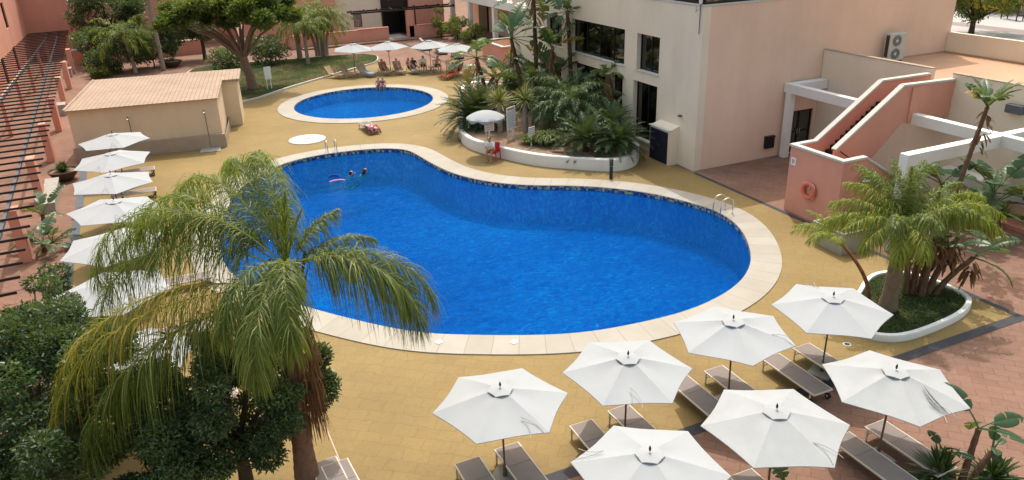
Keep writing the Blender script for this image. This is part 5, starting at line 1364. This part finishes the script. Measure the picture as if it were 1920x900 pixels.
# ---- plants against the annex
def onY(u, v, Y):
    d = CR*((u-960)/CAM_F)-CU*((v-450)/CAM_F)+CF; t_ = Y/d.y; return (d.x*t_, Y, CAM_H+d.z*t_)
cx, cy, cz = onY(1855,185,17.0); bx_, by_, _ = onY(1790,385,17.0)
strelitzia('tall single stemmed strelitzia standing in front of the white beams',(bx_-.35,17.0),0,[(cz-.3,cx-bx_+.35,0,14,.85,42)],scale=.95)
x, y = at(1845,430,0); strelitzia('broad leaved strelitzia low against the white planter rim',(x,y),0,[(1.5,.1,0,9,1.7,70),(.9,.6,.2,7,1.4,80),(.8,-.4,-.1,6,1.3,75)])
for i, (u, v, zt, lab) in enumerate(((1668,330,1.9,'strelitzia in shade beside the pink stair wall'),(1712,318,2.0,'strelitzia at the end column of the white beam'),(1765,320,2.2,'greyish strelitzia behind the yellow palm fronds, under the white beam'))):
    x, y = at(u, v+10, zt); strelitzia(lab,(x,y),0,[(zt-.35,.1,0,8,1.0,60),(.5,.3,.1,4,.9,70)])
spiky('low_shrub','low dry shrub along the white planter rim',at(1880,395,1.2),.9,0,.7,160,'shrub',.02,lo=10)

# ---- island bed
def cycad(label, x, y, z0, h, r, n=34, mat='cycad'):
    t = thing('cycad', label, 'cycad', (x,y,z0))
    MB().tube([(0,0,0),(0,0,h)],[.19,.15],10).build('trunk', M['darkbark'], t)
    parts = []
    for i in range(n):
        el = R(74-92*(i/n)+rng.normal(0,5)); az = i*2.4+rng.normal(0,.15)
        parts.append(pinnate(frond_curve(az,el,r*(.9+.2*rng.random()),.75,9,(0,0,h)),56,.16*r,.021,.05,64,.06,.16,.35,0,1,1,.014))
    V,F,T = cat(parts); np_mesh('crown',V,F,T,L[mat],t); return t
x, y = at(898,205,1.4); cycad('tall dark cycad behind the lifeguard umbrella, highest of the left cycads',x,y,.5,.9,2.2,64)
x, y = at(880,222,1.0); cycad('dark cycad hanging over the left end of the white island wall',x,y,.5,.6,2.1,60)
x, y = at(912,232,.9); cycad('dark cycad in shade under the lifeguard umbrella',x+.3,y+.6,.5,.4,1.7,50)
x, y = at(1098,258,1.25); cycad('silvery cycad overhanging the front of the island wall',x,y,.5,.6,1.9,60)
x, y = at(1160,262,1.2); cycad('dark cycad at the right end of the island wall',x,y,.5,.6,1.75,56)
x, y = at(1158,240,1.4); cycad('bright green cycad between island wall end and the building',x,y+.6,.5,.9,1.6,48,'date')
for (u, v, zc, r, lab) in ((936,190,2.3,1.05,'yellow edged yucca on a stem, left of the notice board'),(984,187,2.4,1.0,'yellow edged yucca on a stem, right of the notice board'),(998,146,3.3,.8,'thin stemmed yucca rising behind the pair of yuccas')):
    x, y = at(u, v, zc); spiky('yucca',lab,(x,y),.5,zc-.5,r,170,'yucca' if zc < 3 else 'shrub',.026,.15 if zc < 3 else .11,lo=-30)
x, y = at(1075,192,2.1); DF = [(i*137.5,78-80*(i/64)**.9+random.uniform(-6,6),3.0+random.uniform(-.2,.3),1.35) for i in range(80)]
pinnate_palm('date_palm','broad grey green date palm filling the middle of the island bed',(x,y),.5,1.5,DF,(.2,.18),(0,0),None,'darkbark','date',.46,.020,60,50,2,2,.14,False,0,.5)
x, y = at(1139,140,3.6)
sk = pinnate_palm('fan_palm','small grey trunked palm with an orange brown skirt against the windows',(x,y),.5,3.15,[(i*72+random.uniform(-12,12),62-9*i,.95,1.1) for i in range(6)],(.17,.13),(.05,0),None,'greybark','grass',.45,.03,22,40,2,1,.14,False,.03,.3)
m_ = 260; a = rng.random(m_)*6.28; B = np.stack([.05+np.cos(a)*.12,np.sin(a)*.12,3.05-.25*rng.random(m_)],1); D = np.stack([np.cos(a)*.30,np.sin(a)*.30,-np.ones(m_)],1)
V,F,T = strips(B,D,np.stack([-np.sin(a),np.cos(a),0*a],1),.75+.6*rng.random(m_),.03,.1,2,.3,.5+.5*rng.random(m_)); np_mesh('dry_skirt',V,F,T,L['boot'],sk)
def tall_strel(label, u0, v0, ztop, Y, n, ll, lean=(0,0), sp=95, extra=()):
    x, y, z = onY(u0, v0, Y)
    return strelitzia(label,(x-lean[0],y-lean[1]),.5,[(z-.5,lean[0],lean[1],n,ll,sp)]+list(extra),scale=1.5)
tall_strel('tall strelitzia with a leaning trunk and spreading blue green leaves',958,72,0,43.5,11,2.0,(-.7,.2),95,[(1.6,.5,.3,7,1.6,75)])
tall_strel('tallest strelitzia with a shaggy dark trunk running out of the top of the view',1000,-12,0,42.5,11,2.0,(.0,.3),110,[(2.2,.5,.3,7,1.6,70),(1.2,-.5,.5,6,1.5,75)])
tall_strel('tall strelitzia close against the upper windows of the building',1064,22,0,41.5,8,1.0,(-.2,.2),105,[(2.3,-.9,.3,6,1.4,50)])
tall_strel('mid height strelitzia with upright leaves in front of the upper windows',1035,92,0,41.0,7,1.5,(.1,.1),45,[(.8,.3,.0,7,1.4,65)])
tall_strel('spreading grey green strelitzia at the far left end of the island bed',893,108,0,48.5,12,1.6,(-.5,.2),105,[(1.4,.4,-.6,7,1.3,80)])
x, y = at(932,150,1.2); strelitzia('low strelitzia with broad upright leaves behind the left cycads',(x,y),.5,[(.6,0,0,9,1.8,60),(.4,.8,-.3,7,1.5,70)])
x, y = at(1096,138,3.2); strelitzia('strelitzia leaf tips showing above the date palm',(x,y),.5,[(1.9,0,0,7,1.4,55)])
leafy_tree('understorey_shrub','dark tangled shrub in the shade between the strelitzia trunks',at(1005,175,1.4),.5,.5,.07,random_clumps((0,0,1.1),(2.3,2.6,.9),22,.4,.7,21),8000,.17,'dark','darkbark','island undergrowth',cat_='shrub')
leafy_tree('understorey_shrub','yellow green shrub behind the strelitzia trunks',at(985,118,2.2),.5,.6,.07,random_clumps((0,0,1.4),(1.6,2.2,1.0),14,.4,.7,22),4200,.15,'shrub','darkbark','island undergrowth',cat_='shrub')
def tuft(label, u, v, h, n, z=.52):
    x, y = at(u, v, z); t = thing('grass_tuft', label, 'ornamental grass', (x,y,z), 0, 'grass tufts in the island bed'); az = rng.random(n)*6.28; s_ = .25+.75*rng.random(n)
    D = np.stack([np.cos(az)*s_,np.sin(az)*s_,1.5*np.ones(n)],1); B = np.stack([np.cos(az),np.sin(az),0*az],1)*.32*rng.random((n,1))
    V,F,T = strips(B,D,np.stack([-np.sin(az),np.cos(az),0*az],1),h*(.7+.5*rng.random(n)),.022,.62,5,.1); np_mesh('blades',V,F,T,L['grass'],t)
tuft('wide tuft of bright green grass in front of the notice boards',1026,272,1.9,520); tuft('narrow tuft of grass just right of the small white sign',995,270,1.3,260); tuft('grass tuft between the bright tuft and the silvery cycad',1052,268,1.3,300)

# ---- far side: pine, palms, shrubs
px_, py_ = at(475,168)
pn = thing('stone_pine', 'umbrella shaped stone pine with a forked bare trunk on the lawn', 'tree', (px_,py_,.07))
mb = MB(); fork = Vector((-.35,.1,2.5)); mb.tube([(0,0,0),(-.1,.05,1.0),(-.25,.1,1.9),fork],[.42,.33,.30,.31],12)
cl_ = []
g = np.random.default_rng(31)
for i in range(15):
    a = i*2.4; rr_ = 4.3*math.sqrt((i+.6)/15); e = Vector((-.9+rr_*math.cos(a), .6+rr_*math.sin(a)*.85, 5.7+g.uniform(-.6,.8)-.10*rr_))
    m1 = fork.lerp(e,.45)+Vector((0,0,.35)); mb.tube([fork-Vector((0,0,.2)),m1,e],[.15,.10,.04],7)
    for k in range(4): cl_.append((e.x+g.uniform(-1.2,1.2), e.y+g.uniform(-1.2,1.2), e.z+g.uniform(-.2,1.7), g.uniform(.6,1.0), g.uniform(.6,1.0), g.uniform(.4,.7)))
mb.build('trunk', M['pinebark'], pn, smooth=True)
V,F,T = leaf_cloud([c[:3] for c in cl_],[c[3:] for c in cl_],60000,.25,up=.7,shell=.3); 
np_mesh('crown',V,F,T,L['pine'],pn)
def far_palm(label, u, v, h, nf, ln, mat='queen', r=(.2,.14), lean=(0,0), yel=0):
    x, y = at(u, v); FF = [(i*137.5,70-85*(i/nf)+random.uniform(-8,8),ln*random.uniform(.85,1.1),1.5,'areca' if i >= nf-yel else None) for i in range(nf)]
    return pinnate_palm('feather_palm',label,(x,y),.05,h,FF,r,lean,'palms behind the lawn and shed','greybark',mat,.7,.03,34,52,2,2,.16,True,0,.7)
far_palm('slim palm with yellowing fronds behind the tiled shed, left of the bare trunked one',255,138,3.4,14,3.0,'queen',(.17,.13),(-.5,0),5)
far_palm('tall slim palm behind the right part of the tiled shed',307,132,7.2,14,3.2,'queen',(.2,.14),(-.1,0))
far_palm('palm with a thick dark trunk on the back of the lawn',563,112,3.6,16,2.9,'queen',(.25,.18))
far_palm('slim palm just right of the thick trunked one on the lawn',578,121,3.4,14,2.6,'queen',(.17,.13))
for i,(dx,dy,h,lx,lab) in enumerate(((0,0,3.6,.3,'multi stemmed palm clump, middle stem'),(-.5,.1,3.2,-.7,'multi stemmed palm clump, stem leaning left'),(.5,.2,3.4,.7,'multi stemmed palm clump, stem leaning right'),(.2,-.3,2.6,.2,'multi stemmed palm clump, short front stem'),(-.2,.5,4.2,-.1,'multi stemmed palm clump, tallest back stem'))):
    x, y = at(605,107); FF = [(j*137.5,72-80*(j/11),2.3*random.uniform(.85,1.15),1.5,'areca' if (j == 10 and i in (2,3)) else None) for j in range(11)]
    pinnate_palm('clump_palm',lab+' right of the pine',(x+dx,y+dy),.05,h,FF,(.15,.10),(lx,0),'palm clump on the lawn','greybark','queen',.6,.028,30,52,2,2,.16,False,0,.7)
def bush(label, u, v, rx, rz, n, size, mat, seed, dz=0.0, group='shrubs around the lawn and shed'):
    x, y = at(u, v); return leafy_tree('shrub',label,(x,y),dz,rz*.5,.06,random_clumps((0,0,rz),(rx,rx,rz*.85),14,rx*.3,rx*.5,seed,.9),n,size,mat,'darkbark',group,cat_='shrub')
bush('dark rounded shrub between the shed and the pine trunk',430,132,1.3,1.1,2600,.17,'dark',41)
bush('dark spreading shrub right of the pine trunk',500,120,1.8,1.3,3200,.19,'dark',42)
bush('dark shrub left of the slim palm behind the shed',205,138,1.7,1.1,2600,.19,'dark',43)
bush('dark glossy shrub between the two slim palms behind the shed',290,128,2.0,1.6,4000,.2,'dark',44)
bush('low dark shrub hard behind the middle of the shed roof',250,132,2.3,1.9,5200,.2,'dark',55)
bush('dark shrub behind the left corner of the shed roof',172,128,1.8,1.8,3800,.2,'dark',56)
bush('light green shrub at the left behind the shed roof',190,145,.9,.6,900,.18,'shrub',45)
bush('shrub growing in the clay bowl behind the shed',325,112,.9,.8,900,.16,'shrub',46,.45)
leafy_tree('broadleaf_tree','dark broadleaf tree left of the stone pine behind the shed',at(385,112),0,2.2,.16,random_clumps((-1.2,0,3.4),(3.0,2.2,1.4),26,.6,1.0,47),8000,.21,'dark')
leafy_tree('broadleaf_tree','tall olive green tree behind the slim palms at the far left',at(215,110),0,2.6,.2,random_clumps((0,.6,4.6),(3.6,2.4,2.4),34,.7,1.2,48),10000,.24,'dark')
bush('light green upright shrub in front of the first white column',828,72,.9,1.7,1800,.17,'shrub',51,0,'shrubs in front of the colonnade'); bush('yellow green shrub between the white columns',858,74,1.3,1.2,2000,.17,'shrub',52,0,'shrubs in front of the colonnade'); bush('mixed green shrub right of the second white column',888,80,1.2,1.0,1700,.17,'shrub',53,0,'shrubs in front of the colonnade')
# ---- street trees
tx, ty = at(1820,66,3.5)
leafy_tree('flowering_tree','yellow flowering street tree with a forked dark trunk beyond the annex',(tx,ty),3.5,1.1,.17,random_clumps((.5,0,2.7),(3.0,2.6,1.4),30,.6,1.0,61),11000,.17,'shrub')
tree = [o for o in C.objects if o.get('label','').startswith('yellow flowering')][0]
g = np.random.default_rng(62); m_ = 900; P = clump_points((.8,-.2,2.9),(2.6,2.4,1.3),m_,63,hollow=.7); 
V,F,T = strips(P,nrm(g.normal(0,1,(m_,3))),g.normal(0,1,(m_,3)),.22,.07,.1,1,.5); np_mesh('blossom',V,F,T,L['flower'],tree)
tx, ty = at(1905,22,3.5)
leafy_tree('street_tree','dark green street tree at the top right edge behind the bench',(tx,ty),3.5,1.7,.16,random_clumps((0,.3,2.6),(3.4,2.6,1.5),28,.6,1.0,64),9000,.18,'dark')
tx, ty = at(1850,8,3.5)
leafy_tree('street_tree','olive green street tree behind the yellow flowering one',(tx,ty),3.5,1.7,.16,random_clumps((0,.3,2.6),(3.6,2.8,1.5),28,.6,1.0,65),9000,.18,'dark')
